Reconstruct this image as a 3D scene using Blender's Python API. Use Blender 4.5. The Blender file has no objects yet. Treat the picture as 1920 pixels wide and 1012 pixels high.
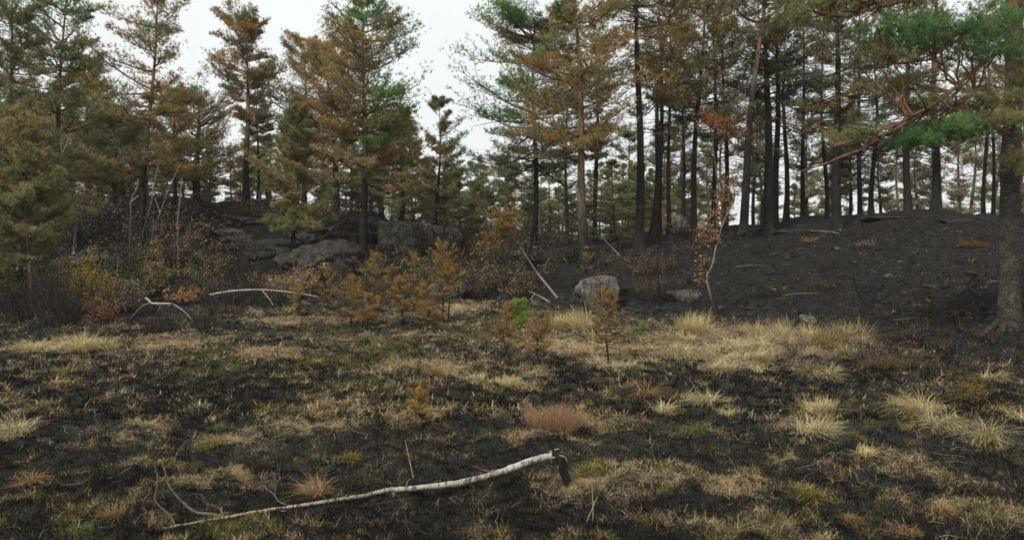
import bpy, math
import numpy as np
from mathutils import Vector, Matrix

# ------------------------------------------------------------------ camera, light, exposure
SC = bpy.context.scene
F = 1350.0                      # focal length in pixels of the 1920 px wide photograph
CAMZ = 3.0
PITCH = math.atan(76.0 / F)     # camera looks down a little
cam = bpy.data.objects.new('camera', bpy.data.cameras.new('camera'))
SC.collection.objects.link(cam); SC.camera = cam
cam.data.sensor_width = 36.0; cam.data.lens = 36.0 * F / 1920.0
cam.data.clip_start = 0.1; cam.data.clip_end = 3000.0
cam.location = (0, 0, CAMZ); cam.rotation_euler = (math.pi / 2 - PITCH, 0, 0)

SUN_EL, SUN_AZ = math.radians(46), math.radians(222)   # azimuth clockwise from +Y (view direction)
sd = Vector((math.sin(SUN_AZ) * math.cos(SUN_EL), math.cos(SUN_AZ) * math.cos(SUN_EL), math.sin(SUN_EL)))
sun = bpy.data.objects.new('sun', bpy.data.lights.new('sun', 'SUN'))
SC.collection.objects.link(sun)
sun.data.energy = 3.2; sun.data.angle = math.radians(8); sun.data.color = (1.0, 0.955, 0.88)
sun.rotation_euler = sd.to_track_quat('Z', 'Y').to_euler(); sun.location = (0, 0, 30)

W = bpy.data.worlds.new('World'); SC.world = W; W.use_nodes = True
nt = W.node_tree; nt.nodes.clear()
sky = nt.nodes.new('ShaderNodeTexSky'); sky.sky_type = 'NISHITA'; sky.sun_disc = False
sky.sun_elevation = SUN_EL; sky.sun_rotation = SUN_AZ
sky.air_density = 1.0; sky.dust_density = 3.0
tc = nt.nodes.new('ShaderNodeTexCoord')
cn = nt.nodes.new('ShaderNodeTexNoise'); cn.inputs['Scale'].default_value = 2.0; cn.inputs['Detail'].default_value = 4
nt.links.new(tc.outputs['Generated'], cn.inputs['Vector'])
cr = nt.nodes.new('ShaderNodeMapRange')
cr.inputs['From Min'].default_value = .3; cr.inputs['From Max'].default_value = .7
cr.inputs['To Min'].default_value = 10.0; cr.inputs['To Max'].default_value = 11.2
nt.links.new(cn.outputs['Fac'], cr.inputs['Value'])
cl = nt.nodes.new('ShaderNodeCombineColor')
nt.links.new(cr.outputs[0], cl.inputs[0]); nt.links.new(cr.outputs[0], cl.inputs[1]); nt.links.new(cr.outputs[0], cl.inputs[2])
mx = nt.nodes.new('ShaderNodeMix'); mx.data_type = 'RGBA'; mx.inputs[0].default_value = 0.93
nt.links.new(sky.outputs[0], mx.inputs[6]); nt.links.new(cl.outputs[0], mx.inputs[7])
bg = nt.nodes.new('ShaderNodeBackground'); bg.inputs[1].default_value = 0.098
out = nt.nodes.new('ShaderNodeOutputWorld')
gr_ = nt.nodes.new('ShaderNodeMix'); gr_.data_type = 'RGBA'; gr_.blend_type = 'MULTIPLY'; gr_.inputs[0].default_value = 1.0; gr_.inputs[7].default_value = (.955, 1.0, .985, 1)
nt.links.new(mx.outputs[2], gr_.inputs[6]); nt.links.new(gr_.outputs[2], bg.inputs[0]); nt.links.new(bg.outputs[0], out.inputs[0])

SC.view_settings.view_transform = 'Standard'
SC.view_settings.look = 'None'
SC.view_settings.gamma = 1.0
SC.view_settings.exposure = 0.0
SC.render.engine = 'CYCLES'
SC.cycles.max_bounces = 5
SC.cycles.diffuse_bounces = 3
SC.cycles.filter_width = 1.7

# ------------------------------------------------------------------ helpers
_rt = np.random.RandomState(7).rand(65536)
def _h(i, j, s):
    k = (i.astype(np.int64) * 73856093 ^ j.astype(np.int64) * 19349663 ^ (s * 83492791)) & 65535
    return _rt[k]
def vn(x, y, s=0):
    x = np.asarray(x, float); y = np.asarray(y, float)
    i = np.floor(x); j = np.floor(y); a = x - i; b = y - j
    a = a * a * (3 - 2 * a); b = b * b * (3 - 2 * b)
    v = (_h(i, j, s) * (1 - a) + _h(i + 1, j, s) * a) * (1 - b) + (_h(i, j + 1, s) * (1 - a) + _h(i + 1, j + 1, s) * a) * b
    return v * 2 - 1
def fbm(x, y, o=4, s=0, g=.5):
    r = 0; a = 1; t = 0
    for k in range(o):
        c, sn = math.cos(.6 + k), math.sin(.6 + k)
        xx = (x * c - y * sn) * 2 ** k; yy = (x * sn + y * c) * 2 ** k
        r = r + a * vn(xx + 17.3 * k, yy - 9.1 * k, s + k); t += a; a *= g
    return r / t

# terrain read as profiles (px of the azimuth; distance, height)
PROF = [
 (-900, [(0, 0), (24, .1), (34, 2.6), (46, 5), (80, 7), (300, 8)]),
 (-300, [(0, 0), (24, 0), (34, 2.0), (46, 5), (80, 6.5), (300, 7)]),
 (0,    [(0, 0), (23.5, 0), (32, 1.35), (40, 3.2), (45, 4.8), (60, 5.5), (300, 6)]),
 (300,  [(0, 0), (25, 0), (31, .95), (37, 2.4), (38, 3.0), (42, 3.9), (48, 5.15), (80, 5.9), (300, 5)]),
 (500,  [(0, 0), (27, 0), (33, 1.0), (38, 2.7), (40, 3.4), (46, 5.0), (80, 5.4), (300, 4)]),
 (680,  [(0, 0), (29, 0), (34, 1.2), (37, 2.3), (39, 3.3), (43, 3.8), (70, 4.2), (300, 3)]),
 (800,  [(0, 0), (30, 0), (36, 1.1), (42, 2.4), (48, 2.9), (80, 2.7), (300, 1)]),
 (900,  [(0, 0), (31, 0), (40, .9), (50, 1.5), (80, 2.0), (150, 1), (300, 0)]),
 (1000, [(0, 0), (29, 0), (36, 1.1), (42, 1.75), (60, 1.7), (150, 0), (300, -2)]),
 (1100, [(0, 0), (26, 0), (32, 1.1), (40, 2.1), (55, 2.0), (150, -1), (300, -4)]),
 (1250, [(0, 0), (23.5, 0), (28, .95), (34, 2.0), (40, 2.85), (50, 2.6), (150, -2), (300, -6)]),
 (1400, [(0, 0), (21, 0), (27, 1.0), (33, 2.27), (38, 3.1), (43, 3.1), (80, 0), (300, -8)]),
 (1550, [(0, 0), (19, 0), (25, .8), (32, 2.4), (38, 3.5), (42, 3.5), (60, 1.2), (300, -9)]),
 (1700, [(0, 0), (17, 0), (23, .8), (31, 2.54), (38, 4.0), (42, 3.9), (60, 1.6), (300, -9)]),
 (1870, [(0, 0), (14.2, 0), (17.5, .75), (24, 1.7), (32, 3.0), (38, 3.8), (46, 3.6), (70, 1.2), (300, -8)]),
 (2300, [(0, 0), (11, 0), (18, 1.5), (30, 3.4), (40, 4.4), (60, 3), (300, -5)]),
 (2900, [(0, 0), (9, 0), (16, 1.5), (30, 4), (40, 5), (60, 4), (300, 0)]),
]
PX = np.array([p[0] for p in PROF], float)
def _base(x, y):
    yy = np.maximum(y, 1.0)
    u = np.clip(960 + F * x / yy, PX[0], PX[-1])
    i = np.clip(np.searchsorted(PX, u, side='right') - 1, 0, len(PX) - 2)
    t = (u - PX[i]) / (PX[i + 1] - PX[i]); t = t * t * (3 - 2 * t)
    Z = np.stack([np.interp(y, [q[0] for q in p[1]], [q[1] for q in p[1]]) for p in PROF])
    k = np.arange(len(u))
    return Z[i, k] * (1 - t) + Z[i + 1, k] * t
def H0(x, y):
    x = np.atleast_1d(np.asarray(x, float)); y = np.atleast_1d(np.asarray(y, float))
    return (_base(x, y) * 2 + _base(x, y - .8) + _base(x, y + .8) + _base(x - .6, y) + _base(x + .6, y)) / 6
def slope_mask(z):
    return np.clip((z - .06) / .3, 0, 1)
def H(x, y):
    x = np.atleast_1d(np.asarray(x, float)); y = np.atleast_1d(np.asarray(y, float))
    z = H0(x, y); m = slope_mask(z)
    far = np.clip((y - 55) / 60, 0, 1)
    bog = .12 * fbm(x * .9, y * .9, 3, 3) + .13 * np.abs(fbm(x * 2.2, y * 2.2, 3, 11)) + .04 * vn(x * 5.5, y * 5.5, 5)
    wx = x + .6 * vn(x * .5, y * .5, 31); wy = y + .6 * vn(x * .5, y * .5, 32)
    hill = .34 * fbm(wx * .35, wy * .45, 4, 21) + .38 * fbm(x * .13, y * .16, 2, 26) * np.clip((y - 20) / 8, 0, 1) + .10 * fbm(x * 1.5, y * 2.3, 4, 22) + .05 * np.abs(vn(x * 3.1, y * 4, 24)) + .02 * vn(x * 6, y * 6, 23)
    left = np.clip((-x - y * .02) / 4, 0, 1)                 # stepped bedrock on the left
    st = .75; zz = z + .5 * fbm(x * .3, y * .3, 3, 41)
    fr = zz / st - np.floor(zz / st)
    step = (np.clip((fr - .55) / .3, 0, 1) - fr) * st
    hill = hill + left * m * step * .85
    # root and humus ledges on the mound in the middle
    mid = np.exp(-((x - 2.6) / 4.5) ** 2) * m * np.exp(-((y - 34) / 7) ** 2)
    st = .35; zz = z + .25 * fbm(x * .5, y * .5, 3, 43); fr = zz / st - np.floor(zz / st)
    hill = hill + mid * (np.clip((fr - .5) / .25, 0, 1) - fr) * st * .8
    return z + bog * (1 - m) + hill * m + far * .8 * fbm(x * .04, y * .04, 3, 51) * m
def at(px, py, Y):
    a, b = (px - 960) / F, (506 - py) / F
    c, s = math.cos(PITCH), math.sin(PITCH)
    dx, dy, dz = a, c + b * s, -s + b * c
    return Vector((dx / dy * Y, Y, CAMZ + dz / dy * Y))
def hit(px, py, y0=3.5, y1=120):
    Y = np.arange(y0, y1, .05); a = at(px, py, 1.0)
    x = a.x * Y; z = CAMZ + (a.z - CAMZ) * Y
    d = z - H(x, Y); k = np.argmax(d < 0)
    if not (d < 0).any(): k = len(Y) - 1
    return Vector((x[k], Y[k], float(H(x[k], Y[k])[0])))
def foot(px, Y):
    x = (px - 960) / F * Y
    return Vector((x, Y, float(H(x, Y)[0])))

C = SC.collection
def tag(o, label=None, cat=None, group=None, kind=None):
    if label: o['label'] = label
    if cat: o['category'] = cat
    if group: o['group'] = group
    if kind: o['kind'] = kind
    return o
def empty(name, loc, label, cat, group=None):
    o = bpy.data.objects.new(name, None); C.objects.link(o); o.location = loc; o.empty_display_size = .2
    return tag(o, label, cat, group)
LMK = []           # landmarks for the labels: (px, words)
def beside(px, marks):
    m = min(marks, key=lambda q: abs(q[0] - px)); d = px - m[0]
    return ('right of the ' if d > 12 else 'left of the ' if d < -12 else 'by the ') + m[1]
TREE_MARKS = [(22, 'left edge pine'), (102, 'green capped pine'), (266, 'open reddish pine'), (372, 'twin black stems'), (462, 'isolated rusty pine'), (548, 'bushy olive pine'),
 (632, 'black stemmed pine'), (680, 'large full pine'), (752, 'low brown pine'), (818, 'slender green pine'), (1002, 'long boughed pine'), (1098, 'stout brown trunk'), (1198, 'straight black trunk'),
 (1255, 'slim black trunk'), (1300, 'leaning black trunk'), (1345, 'orange birch'), (1392, 'stout leaning trunk'), (1445, 'close black pair'), (1505, 'grey ridge pine'), (1568, 'thickest crest trunk'), (1632, 'forked black pine'),
 (1702, 'hooked bare branch'), (1753, 'red black trunk'), (1851, 'two narrow trunks'), (1893, 'nearest big trunk')]
LOW_MARKS = [(60, 'black thicket'), (176, 'yellow bush'), (250, 'crooked white birch'), (336, 'upright white birch'), (470, 'bent white stem'), (548, 'pale wide shrub'), (600, 'rounded rock back'), (700, 'green tipped sapling'), (829, 'tallest golden sapling'),
 (905, 'dark leafy scrub'), (974, 'bright green seedling'), (1046, 'leaning pale pole'), (1121, 'pale boulder'), (1140, 'rusty topped sapling'), (1202, 'tiny green seedling'), (1235, 'black upright stick'), (1345, 'orange birch'), (1450, 'close black pair'),
 (1530, 'broad double tussock'), (1603, 'curved black sapling'), (1722, 'largest spiky tussock'), (1818, 'fine brown bush'), (1893, 'nearest big trunk')]
SHORT = {'pines crowded behind the left rock plateau': 'behind left plateau', 'distant pines behind the left plateau': 'far behind plateau', 'green pines beyond the hollow': 'beyond the hollow', 'young pines in the hollow': 'in the hollow',
 'slender pines behind the ridge': 'behind the ridge', 'pines beyond the crest on the right': 'beyond the crest', 'low pines beyond the crest': 'low beyond crest', 'low bushy pines along the left plateau edge': 'on plateau edge',
 'scrub on the bank below the left rocks': 'on left bank', 'scrub at the foot of the rounded rocks': 'at rock foot', 'scrub in the hollow between the hills': 'in the hollow', 'thin burnt scrub on the dark mound': 'on dark mound',
 'burnt stems on the dark right slope': 'on right slope', 'scrub on the left rock plateau': 'on left plateau', 'scrub along the right bog edge': 'at bog edge'}
NAMES_ = []        # (object, label so far, px): told apart at the end
def settle():
    from collections import defaultdict
    d = defaultdict(list)
    for o, l, px in NAMES_: d[l].append((px, o))
    W_ = ['', '', 'two', 'three', 'four', 'five', 'six', 'seven', 'eight', 'nine', 'ten']; O_ = ['', 'second', 'third', 'fourth', 'fifth', 'sixth', 'seventh', 'eighth', 'ninth', 'tenth']
    for l, v in d.items():
        v.sort(key=lambda q: q[0]); n = len(v)
        for i, (_, o) in enumerate(v):
            if n == 1: o['label'] = l
            elif n > 10: o['label'] = l
            else: o['label'] = ('leftmost ' if i == 0 else 'rightmost ' if i == n - 1 else O_[i] + ' from left ') + l
class MB:
    """collects points, quads and triangles with a colour per point"""
    def __init__(s): s.v = []; s.c = []; s.q = []; s.t = []; s.n = 0
    def add(s, v, c, q=None, t=None):
        v = np.asarray(v, float).reshape(-1, 3)
        c = np.broadcast_to(np.asarray(c, float), (len(v), 3)) if np.ndim(c) == 1 else np.asarray(c, float).reshape(-1, 3)
        if q is not None and len(q): s.q.append(np.asarray(q).reshape(-1, 4) + s.n)
        if t is not None and len(t): s.t.append(np.asarray(t).reshape(-1, 3) + s.n)
        s.v.append(v); s.c.append(c); s.n += len(v)
    def mesh(s, name, mat, smooth=False, origin=(0, 0, 0)):
        me = bpy.data.meshes.new(name)
        v = np.concatenate(s.v) - np.array(origin); c = np.concatenate(s.c)
        q = np.concatenate(s.q) if s.q else np.zeros((0, 4), int); t = np.concatenate(s.t) if s.t else np.zeros((0, 3), int)
        me.vertices.add(len(v)); me.vertices.foreach_set('co', v.astype(np.float32).ravel())
        loops = np.concatenate([q.ravel(), t.ravel()]).astype(np.int32)
        me.loops.add(len(loops)); me.loops.foreach_set('vertex_index', loops)
        me.polygons.add(len(q) + len(t))
        ls = np.concatenate([np.arange(len(q)) * 4, len(q) * 4 + np.arange(len(t)) * 3]).astype(np.int32)
        me.polygons.foreach_set('loop_start', ls)
        if smooth: me.polygons.foreach_set('use_smooth', np.ones(len(q) + len(t), bool))
        at_ = me.attributes.new('tint', 'FLOAT_COLOR', 'POINT')
        at_.data.foreach_set('color', np.concatenate([c, np.ones((len(c), 1))], 1).astype(np.float32).ravel())
        me.materials.append(mat); me.update(calc_edges=True)
        return me
    def build(s, name, mat, parent=None, smooth=False, origin=(0, 0, 0)):
        if not s.n: return None
        o = bpy.data.objects.new(name, s.mesh(name, mat, smooth, origin)); C.objects.link(o)
        if parent: o.parent = parent
        else: o.location = origin
        return o
def unit(a): return a / np.maximum(np.linalg.norm(a, axis=-1, keepdims=True), 1e-9)
def tubes(mb, P, R, k, col, rng=None, rough=0.0, cap=True):
    """P (M,n,3) polylines, R (M,n) radii, col (3,) or (M,3) or (M,n,3)"""
    P = np.asarray(P, float); R = np.asarray(R, float)
    if P.ndim == 2: P = P[None]; R = R[None]
    M, n, _ = P.shape
    T = unit(np.gradient(P, axis=1))
    ref = np.where(np.abs(T[:, :1, 2:3]).mean(1, keepdims=True) > .85, np.array([1., 0, 0]), np.array([0, 0, 1.]))
    U = unit(np.cross(T, ref)); V = np.cross(T, U)
    a = np.arange(k) * 2 * math.pi / k
    rr = R[:, :, None]
    if rough and rng is not None: rr = rr * (1 + rough * rng.randn(M, n, k))
    ring = P[:, :, None] + (U[:, :, None] * np.cos(a)[None, None, :, None] + V[:, :, None] * np.sin(a)[None, None, :, None]) * (np.broadcast_to(rr, (M, n, k)))[..., None]
    col = np.asarray(col, float)
    if col.ndim == 1: cc = np.broadcast_to(col, (M, n, k, 3))
    elif col.ndim == 2: cc = np.broadcast_to(col[:, None, None], (M, n, k, 3))
    else: cc = np.broadcast_to(col[:, :, None], (M, n, k, 3))
    base = (np.arange(M) * n * k)[:, None, None]; i = np.arange(n - 1)[None, :, None]; j = np.arange(k)[None, None, :]
    j2 = (j + 1) % k
    q = np.stack([base + i * k + j, base + i * k + j2, base + (i + 1) * k + j2, base + (i + 1) * k + j], -1)
    tr = None
    if cap:
        e = []
        for off in (0, (n - 1) * k):
            for m in range(1, k - 1):
                e.append(np.stack([np.arange(M) * n * k + off, np.arange(M) * n * k + off + m, np.arange(M) * n * k + off + m + 1], -1))
        tr = np.concatenate(e)
    mb.add(ring.reshape(-1, 3), cc.reshape(-1, 3), q.reshape(-1, 4), tr)
def tufts(mb, Cn, D, S, col, k, w, rng, spread=.9, jit=.15):
    """needle sprays: k thin triangles at each centre"""
    N = len(Cn)
    if N == 0: return
    d = unit(D[:, None] * .75 + spread * unit(rng.randn(N, k, 3)))
    s = (S[:, None] * rng.uniform(.6, 1.15, (N, k)))[..., None]
    wv = unit(np.cross(d, rng.randn(N, k, 3))) * (w * S[:, None, None] * .5)
    b = Cn[:, None] - d * s * .15; tip = Cn[:, None] + d * s
    v = np.stack([b - wv, b + wv, tip], 2)
    c = np.clip(col[:, None] * rng.uniform(1 - jit, 1 + jit, (N, k, 1)), 0, 1)
    c = np.broadcast_to(c[:, :, None], v.shape)
    mb.add(v.reshape(-1, 3), c.reshape(-1, 3), None, np.arange(N * k * 3).reshape(-1, 3))
def leaves(mb, Cn, S, col, rng, asp=.6):
    """small leaf blades, one bent quad each"""
    N = len(Cn)
    if N == 0: return
    a = unit(rng.randn(N, 3)); b = unit(np.cross(a, rng.randn(N, 3))); s = S[:, None]
    v = np.stack([Cn - a * s * .5, Cn + b * s * asp * .5, Cn + a * s * .5, Cn - b * s * asp * .5], 1)
    v[:, 1] += rng.randn(N, 3) * S[:, None] * .12
    mb.add(v.reshape(-1, 3), np.repeat(col, 4, 0), np.arange(N * 4).reshape(-1, 4))
def blades(mb, B, az, L, lean, droop, w, col, n=4, tipcol=None):
    """grass blades: B (N,3) roots, az direction, L length, lean angle from vertical, droop 0..1"""
    N = len(B); t = np.linspace(0, 1, n)[None, :, None]
    dh = np.stack([np.cos(az), np.sin(az), np.zeros(N)], -1)[:, None]; up = np.array([0, 0, 1.])
    L = L[:, None, None]; le = lean[:, None, None]; dr = droop[:, None, None]
    P = B[:, None] + dh * L * (np.sin(le) * t + dr * .75 * t ** 2) + up * L * (np.cos(le) * t - dr * .85 * t ** 2)
    P[..., 2] = np.maximum(P[..., 2], B[:, None, 2] + .01 * t[..., 0])
    sv = np.stack([-np.sin(az), np.cos(az), np.zeros(N)], -1)[:, None] * (w[:, None, None] * .5 * (1 - .85 * t ** 1.5))
    v = np.stack([P - sv, P + sv], 2)
    if tipcol is None: tipcol = col
    c = col[:, None] * (1 - t) + tipcol[:, None] * t
    c = np.broadcast_to(c[:, :, None], v.shape)
    b = (np.arange(N) * n * 2)[:, None]; i = np.arange(n - 1)[None] * 2
    q = np.stack([b + i, b + i + 1, b + i + 3, b + i + 2], -1)
    mb.add(v.reshape(-1, 3), c.reshape(-1, 3), q.reshape(-1, 4))
def pick(rng, pal, n):
    cs = np.array([p[0] for p in pal], float); w = np.array([p[1] for p in pal], float)
    return cs[rng.choice(len(pal), n, p=w / w.sum())]

# ------------------------------------------------------------------ materials
def new_mat(name):
    m = bpy.data.materials.new(name); m.use_nodes = True; m.node_tree.nodes.clear(); return m, m.node_tree
def N(nt, t, **kw):
    n = nt.nodes.new(t)
    for k, v in kw.items():
        if k.startswith('_'): setattr(n, k[1:], v)
        else: n.inputs[k.replace('__', ' ')].default_value = v
    return n
def noise(nt, scale, detail=4, rough=.55, vec=None, stretch=None):
    tcn = nt.nodes.new('ShaderNodeNewGeometry') if vec is None else None
    src = tcn.outputs['Position'] if vec is None else vec
    if stretch:
        mp = N(nt, 'ShaderNodeMapping', Scale=stretch); nt.links.new(src, mp.inputs['Vector']); src = mp.outputs[0]
    n = N(nt, 'ShaderNodeTexNoise', Scale=scale, Detail=detail, Roughness=rough)
    nt.links.new(src, n.inputs['Vector']); return n.outputs['Fac']
def ramp(nt, src, a, b, x=0., y=1.):
    m = N(nt, 'ShaderNodeMapRange'); m.inputs[1].default_value = a; m.inputs[2].default_value = b
    m.inputs[3].default_value = x; m.inputs[4].default_value = y; nt.links.new(src, m.inputs[0]); return m.outputs[0]
def mixc(nt, f, a, b, mode='MIX'):
    m = nt.nodes.new('ShaderNodeMix'); m.data_type = 'RGBA'; m.blend_type = mode
    for i, s in ((0, f), (6, a), (7, b)):
        if hasattr(s, 'links') or isinstance(s, bpy.types.NodeSocket): nt.links.new(s, m.inputs[i])
        else: m.inputs[i].default_value = s if i == 0 else (*s, 1)
    return m.outputs[2]
def math_(nt, op, a, b):
    m = nt.nodes.new('ShaderNodeMath'); m.operation = op
    for i, s in ((0, a), (1, b)):
        if isinstance(s, bpy.types.NodeSocket): nt.links.new(s, m.inputs[i])
        else: m.inputs[i].default_value = s
    return m.outputs[0]
def tint(nt):
    a = nt.nodes.new('ShaderNodeAttribute'); a.attribute_name = 'tint'; return a.outputs['Color']
def finish(nt, col, rough=.9, bump=None, bstr=.5, bdist=.02, spec=.15):
    p = N(nt, 'ShaderNodeBsdfPrincipled', Roughness=rough)
    p.inputs['Specular IOR Level'].default_value = spec
    nt.links.new(col, p.inputs['Base Color'])
    if bump is not None:
        b = N(nt, 'ShaderNodeBump', Strength=bstr, Distance=bdist); nt.links.new(bump, b.inputs['Height']); nt.links.new(b.outputs[0], p.inputs['Normal'])
    o = nt.nodes.new('ShaderNodeOutputMaterial'); nt.links.new(p.outputs[0], o.inputs[0]); return p
def leafmat(name, trans):
    m, nt = new_mat(name); c = tint(nt)
    d = N(nt, 'ShaderNodeBsdfDiffuse'); t = N(nt, 'ShaderNodeBsdfTranslucent')
    nt.links.new(c, d.inputs[0]); nt.links.new(c, t.inputs[0])
    x = N(nt, 'ShaderNodeMixShader', Fac=trans); nt.links.new(d.outputs[0], x.inputs[1]); nt.links.new(t.outputs[0], x.inputs[2])
    o = nt.nodes.new('ShaderNodeOutputMaterial'); nt.links.new(x.outputs[0], o.inputs[0]); return m
M_NEEDLE = leafmat('pine_needles', .3)
M_LEAF = leafmat('scorched_leaves', .3)
M_GRASS = leafmat('dry_grass', .25)
def barkmat():
    m, nt = new_mat('bark'); g = nt.nodes.new('ShaderNodeTexCoord').outputs['Object']
    a = noise(nt, 9, 5, .6, g, (1, 1, .22)); b = noise(nt, 2.2, 4, .6, g)
    c = mixc(nt, ramp(nt, a, .35, .65), (.45, .45, .45), (1.35, 1.3, 1.25))
    c = mixc(nt, 1.0, tint(nt), c, 'MULTIPLY')
    c = mixc(nt, ramp(nt, b, .3, .75, 0, .35), c, (.05, .048, .042))
    v = N(nt, 'ShaderNodeTexVoronoi', Scale=11.); mp = N(nt, 'ShaderNodeMapping', Scale=(1, 1, .3))
    nt.links.new(g, mp.inputs[0]); nt.links.new(mp.outputs[0], v.inputs['Vector'])
    h = math_(nt, 'ADD', a, v.outputs['Distance'])
    finish(nt, c, .95, h, .9, .03, .1); return m
M_BARK = barkmat()
def platemat():
    m, nt = new_mat('plated_bark'); g = nt.nodes.new('ShaderNodeTexCoord').outputs['Object']
    wv = noise(nt, 6, 3, .6, g); mp = N(nt, 'ShaderNodeMapping', Scale=(.8, .8, 1.5)); nt.links.new(g, mp.inputs[0])
    ad = nt.nodes.new('ShaderNodeVectorMath'); ad.operation = 'ADD'; nt.links.new(mp.outputs[0], ad.inputs[0])
    sc = nt.nodes.new('ShaderNodeVectorMath'); sc.operation = 'SCALE'; sc.inputs[3].default_value = .30
    cc = N(nt, 'ShaderNodeTexNoise', Scale=7.); nt.links.new(g, cc.inputs[0]); nt.links.new(cc.outputs['Color'], sc.inputs[0]); nt.links.new(sc.outputs[0], ad.inputs[1])
    v = N(nt, 'ShaderNodeTexVoronoi', Scale=17.); nt.links.new(ad.outputs[0], v.inputs['Vector'])
    e = N(nt, 'ShaderNodeTexVoronoi', Scale=17.); e.feature = 'DISTANCE_TO_EDGE'; nt.links.new(ad.outputs[0], e.inputs['Vector'])
    sp = nt.nodes.new('ShaderNodeSeparateColor'); nt.links.new(v.outputs['Color'], sp.inputs[0])
    c = mixc(nt, 1.0, tint(nt), mixc(nt, ramp(nt, sp.outputs[0], 0, 1), (.6, .6, .6), (1.7, 1.66, 1.6)), 'MULTIPLY')
    c = mixc(nt, ramp(nt, e.outputs['Distance'], .0, .10, .8, 0), c, (.022, .02, .017))
    c = mixc(nt, ramp(nt, noise(nt, 1.6, 5, .65, g), .46, .62, 0, .75), c, (.030, .028, .024))
    finish(nt, c, .95, math_(nt, 'ADD', e.outputs['Distance'], wv), 1.0, .05, .1); return m
M_PLATE = platemat()
def twigmat():
    m, nt = new_mat('burnt_wood'); g = noise(nt, 25, 3)
    finish(nt, mixc(nt, 1.0, tint(nt), mixc(nt, ramp(nt, g, .3, .7), (.6, .6, .6), (1.3, 1.3, 1.3)), 'MULTIPLY'), .95, spec=.1); return m
M_TWIG = twigmat()
def birchmat(st=(1, 1, 4)):
    m, nt = new_mat('birch_bark'); g = nt.nodes.new('ShaderNodeNewGeometry').outputs['Position']
    a = noise(nt, 15, 5, .7, g, (1.6, 1, 1)); b = noise(nt, 45, 3, .6, g, (1, 1, 1)); d = noise(nt, 5, 4, .6, g)
    c = mixc(nt, ramp(nt, a, .50, .58, 0, .9), tint(nt), (.06, .05, .04))
    c = mixc(nt, ramp(nt, b, .6, .7, 0, .5), c, (.14, .12, .1))
    c = mixc(nt, ramp(nt, noise(nt, 9, 4, .7, g, st), .57, .62, 0, .9), c, (.045, .038, .032))
    c = mixc(nt, ramp(nt, d, .45, .75, 0, .55), c, (.26, .20, .14), 'MULTIPLY')
    finish(nt, c, .7, a, .5, .01, .25); return m
M_BIRCH = birchmat(); M_LOG = birchmat((5, .7, .7))
def rockmat():
    m, nt = new_mat('granite'); g = nt.nodes.new('ShaderNodeTexCoord').outputs['Object']
    a = noise(nt, 2.2, 6, .6, g); b = noise(nt, 9, 5, .75, g); s = noise(nt, 3.5, 5, .65, g, (2.2, 2.2, .30))
    sp = noise(nt, 70, 2, .7, g)
    c = mixc(nt, ramp(nt, a, .35, .65), (.075, .07, .062), (.24, .23, .205))
    c = mixc(nt, ramp(nt, b, .52, .66, 0, .75), c, (.035, .035, .03))
    c = mixc(nt, ramp(nt, s, .48, .58, 0, .85), c, (.022, .022, .02))
    c = mixc(nt, ramp(nt, sp, .62, .7, 0, .6), c, (.33, .32, .28))
    c = mixc(nt, 1.0, c, tint(nt), 'MULTIPLY')
    finish(nt, c, .9, math_(nt, 'ADD', a, math_(nt, 'MULTIPLY', b, .8)), 1.0, .12, .2); return m
M_ROCK = rockmat()
def groundmat():
    # tint: R = dead grass mat, G = living moss, B = hill (ash slope)
    m, nt = new_mat('burnt_ground'); g = nt.nodes.new('ShaderNodeNewGeometry').outputs['Position']
    at_ = tint(nt); sp = nt.nodes.new('ShaderNodeSeparateColor'); nt.links.new(at_, sp.inputs[0])
    n1 = noise(nt, 1.6, 6, .6, g); n2 = noise(nt, 9, 5, .65, g); n3 = noise(nt, 45, 4, .7, g); n4 = noise(nt, 4, 5, .6, g); n5 = noise(nt, 110, 2, .7, g)
    char = mixc(nt, ramp(nt, n3, .35, .7), (.009, .0105, .011), (.052, .058, .058))
    char = mixc(nt, ramp(nt, n2, .42, .66, 0, .6), char, (.052, .048, .040))
    ash = mixc(nt, ramp(nt, n2, .3, .72), (.005, .006, .0065), (.025, .030, .032))
    ash = mixc(nt, ramp(nt, math_(nt, 'ADD', math_(nt, 'MULTIPLY', n4, .5), math_(nt, 'MULTIPLY', n1, .5)), .46, .58, 0, .8), ash, (.022, .017, .012))
    ash = mixc(nt, ramp(nt, n3, .58, .68, 0, .6), ash, (.065, .055, .042))
    ash = mixc(nt, ramp(nt, n5, .66, .74, 0, .6), ash, (.17, .16, .14))
    base = mixc(nt, sp.outputs[2], char, ash)
    dry = mixc(nt, ramp(nt, n3, .3, .7), (.10, .068, .034), (.44, .30, .16))
    dry = mixc(nt, ramp(nt, n4, .45, .65, 0, .55), dry, (.27, .165, .085))
    f = math_(nt, 'ADD', sp.outputs[0], math_(nt, 'MULTIPLY', math_(nt, 'SUBTRACT', n2, .5), 1.5))
    f = math_(nt, 'ADD', f, math_(nt, 'MULTIPLY', math_(nt, 'SUBTRACT', n3, .5), .9))
    c = mixc(nt, ramp(nt, f, .33, .66), base, dry)
    mo = mixc(nt, ramp(nt, n3, .3, .7), (.04, .038, .014), (.16, .14, .05))
    f2 = math_(nt, 'ADD', sp.outputs[1], math_(nt, 'MULTIPLY', math_(nt, 'SUBTRACT', n4, .5), 1.6))
    f2 = math_(nt, 'ADD', f2, math_(nt, 'MULTIPLY', math_(nt, 'SUBTRACT', n3, .5), .8))
    c = mixc(nt, ramp(nt, f2, .36, .64, 0, .85), c, mo)
    h = math_(nt, 'ADD', math_(nt, 'MULTIPLY', n2, 1.0), math_(nt, 'MULTIPLY', n3, .5))
    finish(nt, c, .95, h, 1.0, .07, .12); return m
M_GROUND = groundmat()

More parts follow.
